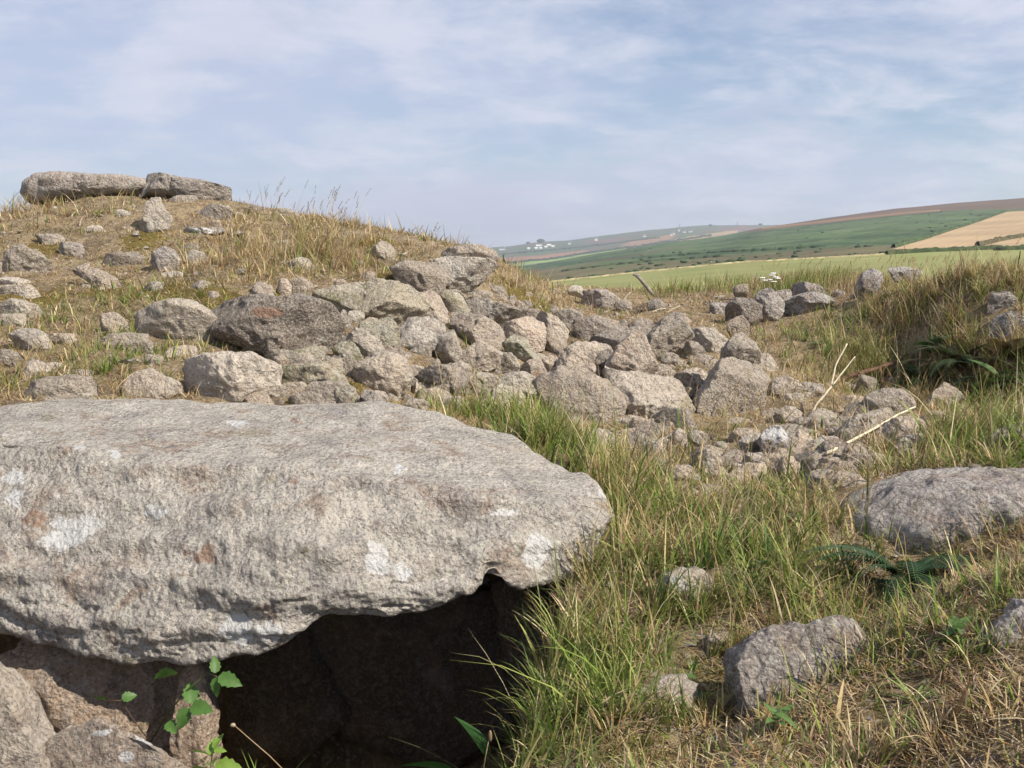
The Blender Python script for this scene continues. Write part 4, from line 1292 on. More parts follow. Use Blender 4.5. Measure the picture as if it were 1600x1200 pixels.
# small stones filling the gaps, uncounted: one heap for each stone colour
for k, (mk, pool) in enumerate(zip('gwpd', POOL)):
    Vs, Fs, n = [], [], 0
    for Wd, F in pool:
        Vs.append(Wd); Fs.append(F + n); n += len(Wd)
    o = link('rubble', mesh_np('rubble', np.vstack(Vs), np.vstack(Fs)), M[mk])
    tag(o, ('grey', 'buff', 'pale', 'dark')[k] + ' small rubble filling the gaps between the boulders', kind='stuff')

# --- tell the look-alike stones apart by look and by the nearest thing one can find
ANCH = {
    MOUND: [('crowning slabs', 215, 305), ('upright notched stone', 245, 345), ('thin bleached slab', 315, 362), ('wedge-shaped boulder', 48, 412), ('long narrow slanting slab', 153, 432),
            ('pale stone on bare peat', 307, 405), ('broad craggy boulder', 280, 510), ('dark brown block', 430, 510), ('pale oval boulder', 355, 592), ('three pinkish stones in a row', 443, 453),
            ('five-sided grey stone', 178, 508), ('rounded pale stone at the foot', 52, 536), ('back edge of the capstone', 120, 618), ('blocks of the wall end', 690, 425),
            ('greenish lichened block', 570, 470), ('tall straw stalks', 490, 395), ('white-streaked stone', 115, 392), ('rounded grey boulder', 262, 408)],
    SCREE: [('forked dead stem', 1270, 650), ('fallen pale stem', 1350, 678), ('smooth rounded boulder', 1380, 630), ('lichen-furred stone', 1212, 690), ('long flat edging stone', 1300, 752),
            ('stacked pair of boulders', 1145, 620), ('overhanging grey boulder', 1010, 650), ('reddish hump of rock', 1475, 625), ('near grass edge', 1090, 765), ('broad buff stone', 1405, 680), ('lone angular boulder', 1230, 606)],
}
TONE = {'g': 'grey', 'w': 'buff', 'd': 'dark', 'p': 'pale', 'm': 'greenish', 'b': 'silvery grey', 'k': 'dark'}
for o in ROCKS:
    if o['label'] not in (T1, T2, S1, S2):
        continue
    x, y, w, h, mk = SPOT[o.name]
    nm, ax, ay = min(ANCH[o['group']], key=lambda t: math.hypot(t[1] - x, (t[2] - y) * 1.6))
    size = 'tiny' if w < 18 else 'small' if w < 34 else 'middling' if w < 52 else 'large'
    shape = 'flat' if h < 0.5 * w else 'chunky' if h > 0.75 * w else 'low'
    rel = 'just above the' if y < ay - 12 else 'just below the' if y > ay + 12 else 'beside the'
    tail = ' on the mound' if o['group'] == MOUND else ' in the stony hollow'
    tail = '' if len(nm.split()) > 5 else tail
    o['label'] = '%s %s %s stone %s %s%s' % (size, shape, TONE[mk], rel, nm, tail)

# olive moss carpeting damp spots of the soil between the stones
moss = np.zeros(HH.size)
fx_, fy_ = XX.ravel(), YY.ravel()
for px_, py_, rm in ((285, 452, 0.22), (330, 468, 0.16), (240, 458, 0.14), (160, 455, 0.14), (55, 466, 0.18), (225, 368, 0.16), (545, 604, 0.12), (820, 470, 0.25), (600, 440, 0.16), (60, 388, 0.16), (440, 470, 0.14), (585, 375, 0.16), (720, 640, 0.12)):
    Yh = hit(px_, py_); q_ = P(px_, py_, Yh)
    moss = np.maximum(moss, 1.15 - 0.5 * np.hypot(fx_ - q_[0], (fy_ - q_[1]) * 0.7) / rm)
at_ = ground_mesh.attributes.new('moss', 'FLOAT', 'POINT')
at_.data.foreach_set('value', np.clip(moss, 0, 1.2).astype(np.float32))

# ------------------------------------------------------------------ things far off
def tube(pts, radii, sides=7):
    pts = np.asarray(pts, float); n = len(pts)
    T = np.gradient(pts, axis=0); T /= np.linalg.norm(T, axis=1)[:, None]
    ref = np.array((0.31, 0.2, 0.93)) if abs(T[0, 2]) < 0.9 else np.array((1.0, 0.1, 0.0))
    V = []
    for i in range(n):
        a = np.cross(T[i], ref); a /= np.linalg.norm(a); b = np.cross(T[i], a)
        for k in range(sides):
            t = 2 * math.pi * k / sides
            V.append(pts[i] + radii[i] * (math.cos(t) * a + math.sin(t) * b))
    V = np.array(V)
    F = grid_faces(n, sides, True)
    k = np.arange(sides); k2 = (k + 1) % sides
    c0, c1 = len(V), len(V) + 1
    V = np.vstack([V, pts[:1], pts[-1:]])
    o = (n - 1) * sides
    return V, [F, np.stack([k2, k, np.full(sides, c0)], 1), np.stack([o + k, o + k2, np.full(sides, c1)], 1)]


def join(parts):
    """Join several (V, [F...]) into one."""
    Vs, Fs, n = [], [], 0
    for V, F in parts:
        Vs.append(V)
        for f in (F if isinstance(F, list) else [F]):
            Fs.append(np.asarray(f) + n)
        n += len(V)
    return np.vstack(Vs), Fs


def boxm(x0, x1, y0, y1, z0, z1):
    V = np.array([(x, y, z) for x in (x0, x1) for y in (y0, y1) for z in (z0, z1)], float)
    F = np.array([(0, 1, 3, 2), (4, 6, 7, 5), (0, 4, 5, 1), (2, 3, 7, 6), (0, 2, 6, 4), (1, 5, 7, 3)])
    return V, [F]


def house(px, py, wpx, label, group=None, hip=1.0, V=None, dark=False):
    base = on_land(V_ridge if V is None else V, px, py)
    s = base[1] / 1600.0
    w, d, h, r = wpx * s, wpx * s * 0.5, 1.9 * s * hip, 1.5 * s * hip
    o = empty('farm_building', base)
    tag(o, label, 'building', group)
    x, y = w / 2, d / 2
    wv = np.array([(-x, -y, -3), (x, -y, -3), (x, y, -3), (-x, y, -3), (-x, -y, h), (x, -y, h), (x, y, h), (-x, y, h), (-x, 0, h + r), (x, 0, h + r)])
    link('wall', mesh_np('wall', wv, [np.array([(0, 1, 5, 4), (2, 3, 7, 6), ]), np.array([(1, 2, 6, 9, 5), (3, 0, 4, 8, 7)])], smooth=False), M['whitewash'], o)
    e = 0.3
    rv = np.array([(-x - e, -y - e, h - e), (x + e, -y - e, h - e), (x + e, 0, h + r + .1), (-x - e, 0, h + r + .1), (-x - e, y + e, h - e), (x + e, y + e, h - e),
                   (-x - e, -y - e, h - e + .5), (x + e, -y - e, h - e + .5), (x + e, 0, h + r + .6), (-x - e, 0, h + r + .6), (-x - e, y + e, h - e + .5), (x + e, y + e, h - e + .5)])
    rf = np.array([(6, 7, 8, 9), (9, 8, 11, 10), (0, 3, 2, 1), (3, 4, 5, 2), (0, 1, 7, 6), (4, 10, 11, 5)])
    ro = link('roof', mesh_np('roof', rv, rf, smooth=False), M['whitewash'] if dark is None else M['slate'], o)
    link('chimney', mesh_np('chimney', *boxm(x * 0.7, x * 0.9, -1, 1, h + r - 1, h + r + 2.2), smooth=False), M['whitewash'], ro)
    return o


CL = 'white buildings of the farm cluster on the far ridge'
for x, y, w in ((842, 385.5, 13), (853, 387, 7), (858, 384.5, 9), (864, 386.5, 7), (826, 390, 6), (838, 390.5, 7), (845, 390, 6)):
    house(x, y, w * 0.7, hip=0.7, dark=None, group=CL, label='tiny white building in the farm cluster on the far ridge')
house(785, 392.5, 9, 'tiny white house apart from the cluster, low on the far ridge beside the wall end')
house(890, 382, 5, 'tiny pale building between the farm cluster and the bright white house')
house(931.5, 376.5, 5, 'bright white house standing alone on the far ridge', hip=1.7)
house(1007, 370, 5, 'tiny white building at the end of the brown hill field')
house(1049, 368.5, 3, 'tiny white house, lower of a pair below the mast', hip=1.3)
house(1053, 367.5, 3, 'tiny white house, upper of a pair below the mast', hip=1.3)
house(1061, 361.5, 3, 'tiny white house directly under the mast', hip=1.3)
house(1069.5, 363.5, 5, 'long low white building, first of two right of the mast', hip=0.8)
house(1079, 363, 6, 'longest low white building beside its shorter neighbour near the mast', hip=0.8)


def mast(px, py, hpx, label):
    b = on_land(V_ridge, px, py)
    s = b[1] / 1600
    o = empty('radio_mast', b); tag(o, label, 'mast')
    H = hpx * s
    V, F = tube([(0, 0, -2), (0, 0, H * .5), (0, 0, H)], [1.1, 0.9, 0.5], 6)
    link('pole', mesh_np('pole', V, F), M['steel'], o)
    for z in (0.55, 0.75, 0.9):
        V, F = tube([(-2.2, 0, H * z), (0, 0, H * z), (2.2, 0, H * z)], [0.35] * 3, 5)
        link('crossarm', mesh_np('crossarm', V, F), M['steel'], o)


mast(1062, 356.5, 7.5, 'thin dark mast above the white houses on the far ridge')
mast(1152, 352.5, 6.5, 'thin mast standing alone on the far skyline')


def far_tree(px, py, wpx, label, V=None, group='wind-clipped trees on the far skyline'):
    b = on_land(V_ridge if V is None else V, px, py)
    s = b[1] / 1600
    o = empty('skyline_tree', b); tag(o, label, 'tree', group)
    r = wpx * s / 2
    S, F = ico(4)
    d = 1 + 0.35 * fbm(S * 2.2 + px, 3) + 0.25 * fbm(S * 7 + px, 2)
    C = S * d[:, None] * np.array((r, r * 0.6, r * 0.5)) + np.array((0, 0, r * 0.42))
    col = np.tile([0.05, 0.075, 0.035], (len(C), 1)) * (1 + 0.5 * fbm(S * 5, 2))[:, None]
    link('crown', mesh_np('crown', C, F, cols=col), M['hedge'], o)
    Vt, Ft = tube([(0, 0, -2), (0, 0, r * 0.3)], [r * .08, r * .05], 6)
    link('trunk', mesh_np('trunk', Vt, Ft), M['deadwood'], o)


far_tree(825, 381.5, 6, 'dark tree clump on the skyline behind the farm cluster, the smaller hump')
far_tree(845, 379.5, 12, 'broad dark tree clump on the skyline behind the farm cluster')
far_tree(1110, 353, 5, 'small tree clump on the skyline between the two masts')
far_tree(1188, 352.5, 6, 'small tree clump on the skyline where the moor meets the far ridge')


def hedge(label, V, line, hgt_m, wid, col, name='hedge', cat='hedge', n=160, group=None, lift=0.0):
    xs = np.array([p[0] for p in line], float); ys = np.array([p[1] for p in line], float)
    t = np.linspace(0, 1, n)
    k = np.linspace(0, 1, len(line))
    C = np.array([on_land(V, a, b) for a, b in zip(np.interp(t, k, xs), np.interp(t, k, ys))])
    T = np.gradient(C, axis=0); T[:, 2] = 0; T /= np.maximum(np.linalg.norm(T, axis=1)[:, None], 1e-6)
    S = np.stack([-T[:, 1], T[:, 0], 0 * T[:, 0]], 1)
    prof = [(-1, -0.3), (-0.85, 0.45), (-0.4, 0.92), (0.1, 1.0), (0.6, 0.8), (0.95, 0.4), (1, -0.3)]
    G = np.empty((n, len(prof), 3))
    for j, (a, b) in enumerate(prof):
        G[:, j] = C + S * (a * wid) + np.array((0, 0, 1)) * (b * hgt_m + lift)
    p = G.reshape(-1, 3)
    w = fbm(p / (hgt_m * 1.6), 3)
    up = (np.tile([b for _, b in prof], n) > 0)
    p[:, 2] += hgt_m * 0.55 * w * up
    c0 = C[0]
    cc = np.tile(np.array(col), (len(p), 1)) * (1 + 0.5 * fbm(p / (hgt_m * 0.9) + 7, 2))[:, None]
    o = link(name, mesh_np(name, p - c0, grid_faces(n, len(prof)), cols=np.clip(cc, 0.01, 1)), M['hedge'], loc=c0)
    tag(o, label, cat, group)


hedge('dark green hedge along the foot of the tan stubble field', V_field, [(1385, 399.5), (1450, 396), (1520, 393), (1600, 390), (1680, 388)], 0.75, 0.9, (0.055, 0.075, 0.035))
hedge('dark hedge climbing the hill along the edge of the tan stubble field', V_moor, [(1397, 387), (1440, 375), (1480, 362), (1530, 346), (1572, 331)], 1.3, 1.2, (0.06, 0.085, 0.04))
hedge('short dark hedge slanting across the tan stubble field', V_moor, [(1528, 385), (1560, 377), (1600, 370), (1650, 362)], 1.2, 1.2, (0.085, 0.075, 0.04))
hedge('straw-coloured grassy bank along the far edge of the pasture', V_field, [(860, 441.5), (935, 433.5), (1000, 427), (1080, 419), (1150, 412), (1230, 407.5), (1310, 403), (1385, 399)], 0.30, 0.5, (0.31, 0.27, 0.15), name='field_bank', cat='bank')
hedge('faint dark hedge line below the brown field of the far ridge', V_ridge, [(772, 415), (820, 410), (868, 405), (905, 399), (985, 387)], 5.0, 5.0, (0.045, 0.06, 0.035), n=120)
hedge('faint dark hedge line under the tan fields of the far ridge', V_ridge, [(980, 389.5), (1025, 382), (1060, 377), (1110, 369)], 5.0, 5.0, (0.045, 0.06, 0.035), n=120)
hedge('faint dark hedge line running past the farm cluster on the far ridge', V_ridge, [(775, 399), (840, 393.5), (900, 388), (960, 381), (1030, 372)], 4.0, 4.0, (0.05, 0.06, 0.04), n=120)
hedge('broken dark line of scrub across the green bracken hillside', V_moor, [(1000, 405), (1060, 399), (1130, 394), (1200, 391), (1290, 386)], 1.0, 2.2, (0.055, 0.080, 0.042), n=160)
hedge('dark scrub strip along the brown foot of the hillside', V_moor, [(880, 424), (960, 414), (1040, 407), (1130, 401)], 0.9, 1.8, (0.060, 0.078, 0.042), n=160)
# gorse scattered over the hillside
gg = np.random.default_rng(91)
S2_, F2_ = ico(2)
Vs, Fs, n0 = [], [], 0
while len(Vs) < 240:
    r_, c_ = int(gg.integers(12, 105)), int(gg.integers(70, V_moor.shape[1] - 30))
    b = V_moor[r_, c_] + np.array((gg.normal(0, 3), gg.normal(0, 3), 0))
    qx, qy = proj(b)
    if not (740 < qx < 1640) or inpoly(np.array([float(qx)]), np.array([float(qy)]), [(1388, 392), (1480, 358), (1572, 327), (1900, 318), (1900, 396)])[0] or perlin(np.array([[b[0] / 45, b[1] / 110, 3.3]]))[0] < -0.05:
        continue
    rad = gg.uniform(0.4, 1.1)
    Vs.append(b + S2_ * (1 + 0.35 * fbm(S2_ * 2 + len(Vs), 2))[:, None] * np.array((rad * 1.5, rad * 1.2, rad * 0.6)))
    Fs.append(F2_ + n0); n0 += len(S2_)
Vs = np.vstack(Vs)
o = link('gorse_scrub', mesh_np('gorse_scrub', Vs, np.vstack(Fs), cols=np.clip(np.array([0.055, 0.082, 0.040])[None] * (1 + 0.6 * fbm(Vs / 3.0, 2))[:, None], 0.01, 1)), M['hedge'])
tag(o, 'dark gorse bushes dotted over the bracken hillside', kind='stuff')
for (x, y, dx) in ((1089, 411.5, 1), (1094, 411, -1), (1104, 410.5, 1), (1111.5, 410, 1), (1117, 410.5, -1)):
    b = on_land(V_moor, x, y)
    s = b[1] / 1600 * 1.9 / 1.15
    S, F = ico(3)
    body = S * np.array((0.52, 0.24, 0.27)) * (1 + 0.08 * fbm(S * 4 + x, 2))[:, None] + np.array((0, 0, 0.58))
    head = S * np.array((0.17, 0.09, 0.10)) + np.array((0.60 * dx, 0, 0.62))
    parts = [(body, F), (head, F)] + [tube([(lx, ly, 0), (lx, ly, 0.45)], [0.04, 0.055], 6) for lx in (-0.33, 0.33) for ly in (-0.12, 0.12)]
    Vv, Ff = join(parts)
    o = link('sheep', mesh_np('sheep', Vv * s, Ff), M['fleece'], loc=b)
    tag(o, 'tiny pale sheep grazing just beyond the far edge of the pasture', 'sheep', 'sheep beyond the pasture')

# ------------------------------------------------------------------ grass
def lin(c):
    return np.array(c, float)


GREEN = lin([(0.125, 0.205, 0.030), (0.185, 0.265, 0.048), (0.070, 0.120, 0.024), (0.26, 0.285, 0.07)])
STRAW = lin([(0.50, 0.385, 0.20), (0.41, 0.30, 0.14), (0.62, 0.52, 0.32), (0.33, 0.235, 0.11)])
BROWN = lin([(0.24, 0.155, 0.085), (0.30, 0.17, 0.075), (0.17, 0.115, 0.07), (0.40, 0.30, 0.22), (0.31, 0.235, 0.175)])


class Blades:
    def __init__(self):
        self.V, self.C, self.T, self.Q, self.n = [], [], [], [], 0

    def add(self, base, az, lean, curl, L, W, col, segs=3, tipcol=None, twist=None):
        N = len(base)
        if N == 0:
            return
        h = np.stack([np.cos(az), np.sin(az), np.zeros(N)], 1)
        tw = (np.zeros(N) if twist is None else twist)
        side = np.stack([-np.sin(az + tw), np.cos(az + tw), np.zeros(N)], 1)
        p = base.copy()
        rows = []
        for k in range(segs + 1):
            t = k / segs
            if k:
                ang = lean + curl * (k - 0.5) / segs
                p = p + (L / segs)[:, None] * (np.sin(ang)[:, None] * h + np.cos(ang)[:, None] * np.array((0, 0, 1.0)))
            if k < segs:
                w = W * (1 - t ** 2 * 0.75) * 0.5
                rows += [p - side * w[:, None], p + side * w[:, None]]
            else:
                rows += [p]
        m = 2 * segs + 1
        V = np.stack(rows, 1).reshape(-1, 3)
        cc = np.repeat(col[:, None, :], m, 1)
        if tipcol is not None:
            tt = np.array([(k // 2) / segs for k in range(2 * segs)] + [1.0])[None, :, None] ** 1.5
            cc = cc * (1 - tt) + tipcol[:, None, :] * tt
        o = self.n + np.arange(N)[:, None] * m
        for k in range(segs - 1):
            self.Q.append(o + np.array([[2 * k, 2 * k + 1, 2 * k + 3, 2 * k + 2]]))
        self.T.append(o + np.array([[2 * segs - 2, 2 * segs - 1, 2 * segs]]))
        self.V.append(V); self.C.append(cc.reshape(-1, 3))
        self.n += N * m

    def build(self, name, label, mat='blade'):
        V = np.vstack(self.V)
        fs = []
        if self.Q:
            fs.append(np.vstack(self.Q))
        fs.append(np.vstack(self.T))
        o = link(name, mesh_np(name, V, fs, cols=np.clip(np.vstack(self.C), 0.005, 0.9)), M[mat])
        tag(o, label, kind='stuff')
        return o


# px, py, radius m, length m, greenness, blades per m2, brownness, uprightness
ZONES = [
    (470, 385, 0.45, 0.24, 0.10, 2600, 0.05, 0.8), (420, 400, 0.35, 0.16, 0.05, 2200, 0.2, 0.6), (545, 380, 0.35, 0.16, 0.12, 2400, 0.3, 0.6), (520, 395, 0.3, 0.22, 0.15, 2400, 0.1, 0.8),
    (360, 400, 0.3, 0.12, 0.02, 2400, 0.5, 0.5), (120, 325, 0.4, 0.14, 0.1, 2000, 0.3, 0.6), (45, 320, 0.2, 0.22, 0.15, 2500, 0.2, 0.8), (640, 385, 0.4, 0.08, 0.1, 1800, 0.5, 0.5),
    (200, 480, 0.35, 0.10, 0.45, 2200, 0.1, 0.5), (130, 545, 0.35, 0.12, 0.40, 2400, 0.1, 0.5), (60, 540, 0.3, 0.10, 0.25, 2200, 0.2, 0.5), (230, 560, 0.3, 0.10, 0.35, 2200, 0.2, 0.5),
    (260, 600, 0.25, 0.10, 0.2, 2300, 0.2, 0.5), (100, 580, 0.3, 0.11, 0.2, 2300, 0.2, 0.5),
    (820, 440, 0.7, 0.16, 0.18, 2600, 0.25, 0.6), (850, 450, 0.4, 0.20, 0.3, 2600, 0.15, 0.7), (790, 425, 0.5, 0.16, 0.12, 2600, 0.3, 0.6),
    (820, 672, 0.22, 0.24, 0.78, 5200, 0.05, 0.85), (760, 652, 0.18, 0.20, 0.72, 4200, 0.05, 0.85), (880, 705, 0.25, 0.24, 0.70, 5200, 0.05, 0.8), (690, 645, 0.12, 0.16, 0.6, 3000, 0.05, 0.8),
    (940, 735, 0.25, 0.22, 0.50, 5200, 0.15, 0.7), (1000, 770, 0.30, 0.22, 0.42, 5200, 0.25, 0.6), (975, 830, 0.25, 0.24, 0.45, 5600, 0.30, 0.55), (960, 900, 0.22, 0.24, 0.45, 5600, 0.30, 0.55),
    (1040, 830, 0.3, 0.16, 0.40, 5000, 0.25, 0.45), (1000, 960, 0.25, 0.12, 0.22, 5200, 0.45, 0.4), (880, 980, 0.18, 0.24, 0.70, 6000, 0.10, 0.8), (840, 1050, 0.16, 0.24, 0.72, 6000, 0.10, 0.8),
    (900, 1070, 0.2, 0.20, 0.68, 6000, 0.10, 0.7), (870, 1150, 0.2, 0.20, 0.72, 6000, 0.08, 0.6), (960, 1150, 0.2, 0.11, 0.55, 5500, 0.2, 0.5), (800, 1170, 0.12, 0.24, 0.75, 6000, 0.05, 0.7),
    (1040, 1130, 0.25, 0.08, 0.55, 5200, 0.2, 0.5), (1180, 830, 0.35, 0.15, 0.38, 5200, 0.12, 0.5), (1270, 790, 0.35, 0.13, 0.42, 5400, 0.10, 0.5), (1330, 740, 0.35, 0.09, 0.38, 4600, 0.10, 0.55),
    (1250, 880, 0.24, 0.14, 0.55, 5400, 0.10, 0.45), (1150, 930, 0.28, 0.16, 0.45, 5200, 0.2, 0.45), (1220, 940, 0.22, 0.18, 0.65, 5400, 0.1, 0.4), (1370, 858, 0.14, 0.14, 0.5, 6000, 0.2, 0.5), (1480, 850, 0.14, 0.11, 0.3, 6000, 0.3, 0.5), (1400, 905, 0.22, 0.06, 0.75, 1500, 0.1, 0.5),
    (1100, 780, 0.35, 0.08, 0.30, 4400, 0.2, 0.5), (1290, 1080, 0.3, 0.06, 0.04, 4800, 0.55, 0.25), (1400, 1060, 0.35, 0.06, 0.04, 4800, 0.6, 0.25), (1420, 1150, 0.3, 0.06, 0.10, 6000, 0.5, 0.2),
    (1540, 880, 0.3, 0.06, 0.06, 6000, 0.45, 0.2), (1560, 810, 0.3, 0.05, 0.05, 4500, 0.35, 0.2), (1500, 960, 0.22, 0.13, 0.45, 5200, 0.3, 0.5), (1560, 1100, 0.3, 0.10, 0.25, 5600, 0.45, 0.4),
    (1190, 1110, 0.2, 0.06, 0.35, 5500, 0.4, 0.3), (1150, 1180, 0.3, 0.07, 0.5, 5500, 0.3, 0.4),
    (1410, 495, 0.35, 0.34, 0.22, 6500, 0.30, 0.6), (1460, 485, 0.35, 0.34, 0.18, 6500, 0.28, 0.6), (1420, 450, 0.45, 0.12, 0.1, 2400, 0.3, 0.5), (1480, 445, 0.45, 0.12, 0.1, 2400, 0.3, 0.5), (1520, 500, 0.35, 0.30, 0.2, 6500, 0.35, 0.6), (1590, 560, 0.35, 0.24, 0.3, 5000, 0.35, 0.6), (1530, 442, 0.6, 0.12, 0.06, 2600, 0.2, 0.5), (1350, 490, 0.4, 0.14, 0.15, 2400, 0.6, 0.5), (1430, 530, 0.4, 0.32, 0.35, 6500, 0.25, 0.6),
    (1600, 432, 0.6, 0.10, 0.05, 2800, 0.1, 0.6), (1300, 505, 0.4, 0.16, 0.55, 2400, 0.2, 0.5), (1270, 540, 0.4, 0.18, 0.60, 2600, 0.15, 0.5), (1340, 560, 0.4, 0.22, 0.55, 2600, 0.2, 0.5),
    (1290, 580, 0.3, 0.22, 0.65, 3000, 0.1, 0.6), (1580, 640, 0.35, 0.26, 0.60, 3600, 0.1, 0.7), (1520, 680, 0.35, 0.22, 0.50, 3600, 0.15, 0.6), (1590, 600, 0.3, 0.28, 0.55, 3400, 0.1, 0.75), (1450, 700, 0.3, 0.20, 0.45, 3600, 0.15, 0.55),
    (1200, 600, 0.5, 0.12, 0.12, 900, 0.35, 0.6), (1230, 650, 0.4, 0.10, 0.15, 800, 0.25, 0.6), (1100, 650, 0.3, 0.14, 0.2, 900, 0.2, 0.7), (1200, 530, 0.5, 0.10, 0.1, 1600, 0.5, 0.5),
    (1100, 700, 0.35, 0.12, 0.15, 700, 0.3, 0.7), (1200, 700, 0.35, 0.12, 0.15, 700, 0.4, 0.7), (1350, 690, 0.3, 0.12, 0.15, 700, 0.4, 0.6), (1000, 715, 0.2, 0.10, 0.3, 1500, 0.3, 0.6), (1180, 745, 0.25, 0.10, 0.45, 1500, 0.15, 0.7), (1300, 715, 0.3, 0.08, 0.2, 700, 0.4, 0.5),
    (1000, 480, 0.8, 0.06, 0.05, 1800, 0.7, 0.2), (1100, 490, 0.8, 0.06, 0.05, 1800, 0.7, 0.2), (725, 540, 0.12, 0.14, 0.6, 2600, 0.1, 0.8), (790, 548, 0.08, 0.10, 0.7, 2600, 0.0, 0.8),
    (1030, 460, 0.25, 0.26, 0.95, 3200, 0.0, 0.8), (1095, 452, 0.3, 0.34, 0.85, 3200, 0.0, 0.8), (1200, 452, 0.5, 0.30, 0.5, 2600, 0.1, 0.8),
]
ZW = np.array([(lambda Yh, px: ((px - 800) / 1600 * Yh / (CP), Yh))(hit(z[0], z[1]), z[0]) for z in ZONES])
ZA = np.array([z[2:] for z in ZONES]); ZA[:, 1] *= 0.68
ZA[:, 2] = np.clip(ZA[:, 2] * 1.22 + 0.03, 0, 0.95)
for i, z in enumerate(ZONES):
    if z[1] < 470 and z[0] > 780:
        ZA[i, 1] *= 0.8


def zone_at(x, y):
    """Blended length, green, density, brown, upright at ground points."""
    base = np.array((0.020, 0.11, 3000, 0.34, 0.22))
    nearw = np.array((0.075, 0.50, 4800, 0.22, 0.40))
    w0 = 0.22 * np.ones(len(x))
    nr = smooth01((5.2 - y) / 0.8) * smooth01((x - 0.0) / 0.3)
    acc = (base[None] * (1 - nr)[:, None] + nearw[None] * nr[:, None]) * w0[:, None]
    tot = w0.copy()
    for (zx, zy), z in zip(ZW, ZA):
        d2 = ((x - zx) ** 2 + ((y - zy) * 0.8) ** 2) / z[0] ** 2
        w = np.exp(-0.5 * d2 * 1.6)
        acc += w[:, None] * z[1:][None]
        tot += w
    return acc / tot[:, None]


def grow_grass(x, y, dens_max, g):
    z = zone_at(x, y)
    cl = fbm(xy0(x, y) * 2.6 + 3, 3)
    cl2 = fbm(xy0(x, y) * 11 + 8, 2)
    keep = g.random(len(x)) < z[:, 2] / dens_max * np.clip(0.80 + 2.8 * cl + 1.8 * cl2, 0.02, 1.9)
    top = TOP[np.clip(np.round((y - GY0) / GS).astype(int), 0, len(gy) - 1), np.clip(np.round((x - GX0) / GS).astype(int), 0, len(gx) - 1)]
    h = hgt(x, y)
    keep &= top < h + 0.03
    keep &= h > PIT_Z + 0.10
    sl = np.abs(hgt(x + 0.05, y) - h)
    x, y, h, z = x[keep], y[keep], h[keep], z[keep]
    if len(x) and y.min() > 7.9:          # leave out what lies well behind the crests
        vis = np.ones(len(x), bool)
        for f in np.linspace(0.55, 0.97, 15):
            vis &= (EYE + (h + 0.45 - EYE) * f) > hgt(x * f, y * f)
        x, y, h, z = x[vis], y[vis], h[vis], z[vis]
    return x, y, h, z


def pick(pal, g, n):
    return pal[g.integers(0, len(pal), n)] * (g.uniform(0.75, 1.25, n))[:, None]


def add_blades(B, x, y, h, z, g, segs, wid):
    n = len(x)
    L = z[:, 0] * np.exp(g.normal(0, 0.46, n))
    patch = fbm(xy0(x, y) * 1.7 + 50, 3) * 0.8
    fine = fbm(xy0(x, y) * 9 + 70, 2) * 0.30
    isg = g.random(n) < np.clip(z[:, 1] + patch + fine, 0.02, 0.97)
    isb = g.random(n) < np.clip(z[:, 3] + fbm(xy0(x, y) * 2.2 + 90, 3) * 0.6, 0, 1)
    col = np.where(isg[:, None], pick(GREEN, g, n), np.where(isb[:, None], pick(BROWN, g, n), pick(STRAW, g, n)))
    tip = np.where((isg & (g.random(n) < 0.45))[:, None], 0.5 * col + 0.5 * pick(STRAW, g, n), col)
    up = z[:, 4]
    lean = np.abs(g.normal(0, 1, n)) * (1.05 - up) * 0.8 + 0.05
    curl = g.uniform(0.1, 1.5, n) * (1.25 - 0.7 * up)
    # tufts share a direction; the wind has combed everything a little to one side
    tuft = fbm(xy0(x, y) * 6 + 20, 2) * 9
    az = tuft + g.normal(0, 0.9, n)
    W = wid * np.exp(g.normal(-0.08, 0.38, n)) * np.where(isg, 1.15, 0.9)
    b = np.stack([x, y, h - 0.006], 1)
    B.add(b, az, lean, curl, L, W, col, segs, tip, g.uniform(-0.9, 0.9, n))


def wedge(g, n, y0, y1):
    """Points spread evenly over the ground in view (and a margin either side)."""
    y = np.sqrt(g.uniform(y0 * y0, y1 * y1, n))
    side = g.random(n)
    x = g.uniform(-1, 1, n) * (0.54 * y + 0.35)
    m = (side < 0.16) & (y > 1.9)          # thinner beyond what the photograph shows
    x = np.where(m, np.sign(x) * (0.54 * y + 0.35 + g.uniform(0, 1.6, n)), x)
    return x, y


def area(y0, y1):
    return 0.54 * (y1 * y1 - y0 * y0) + 0.7 * (y1 - y0)


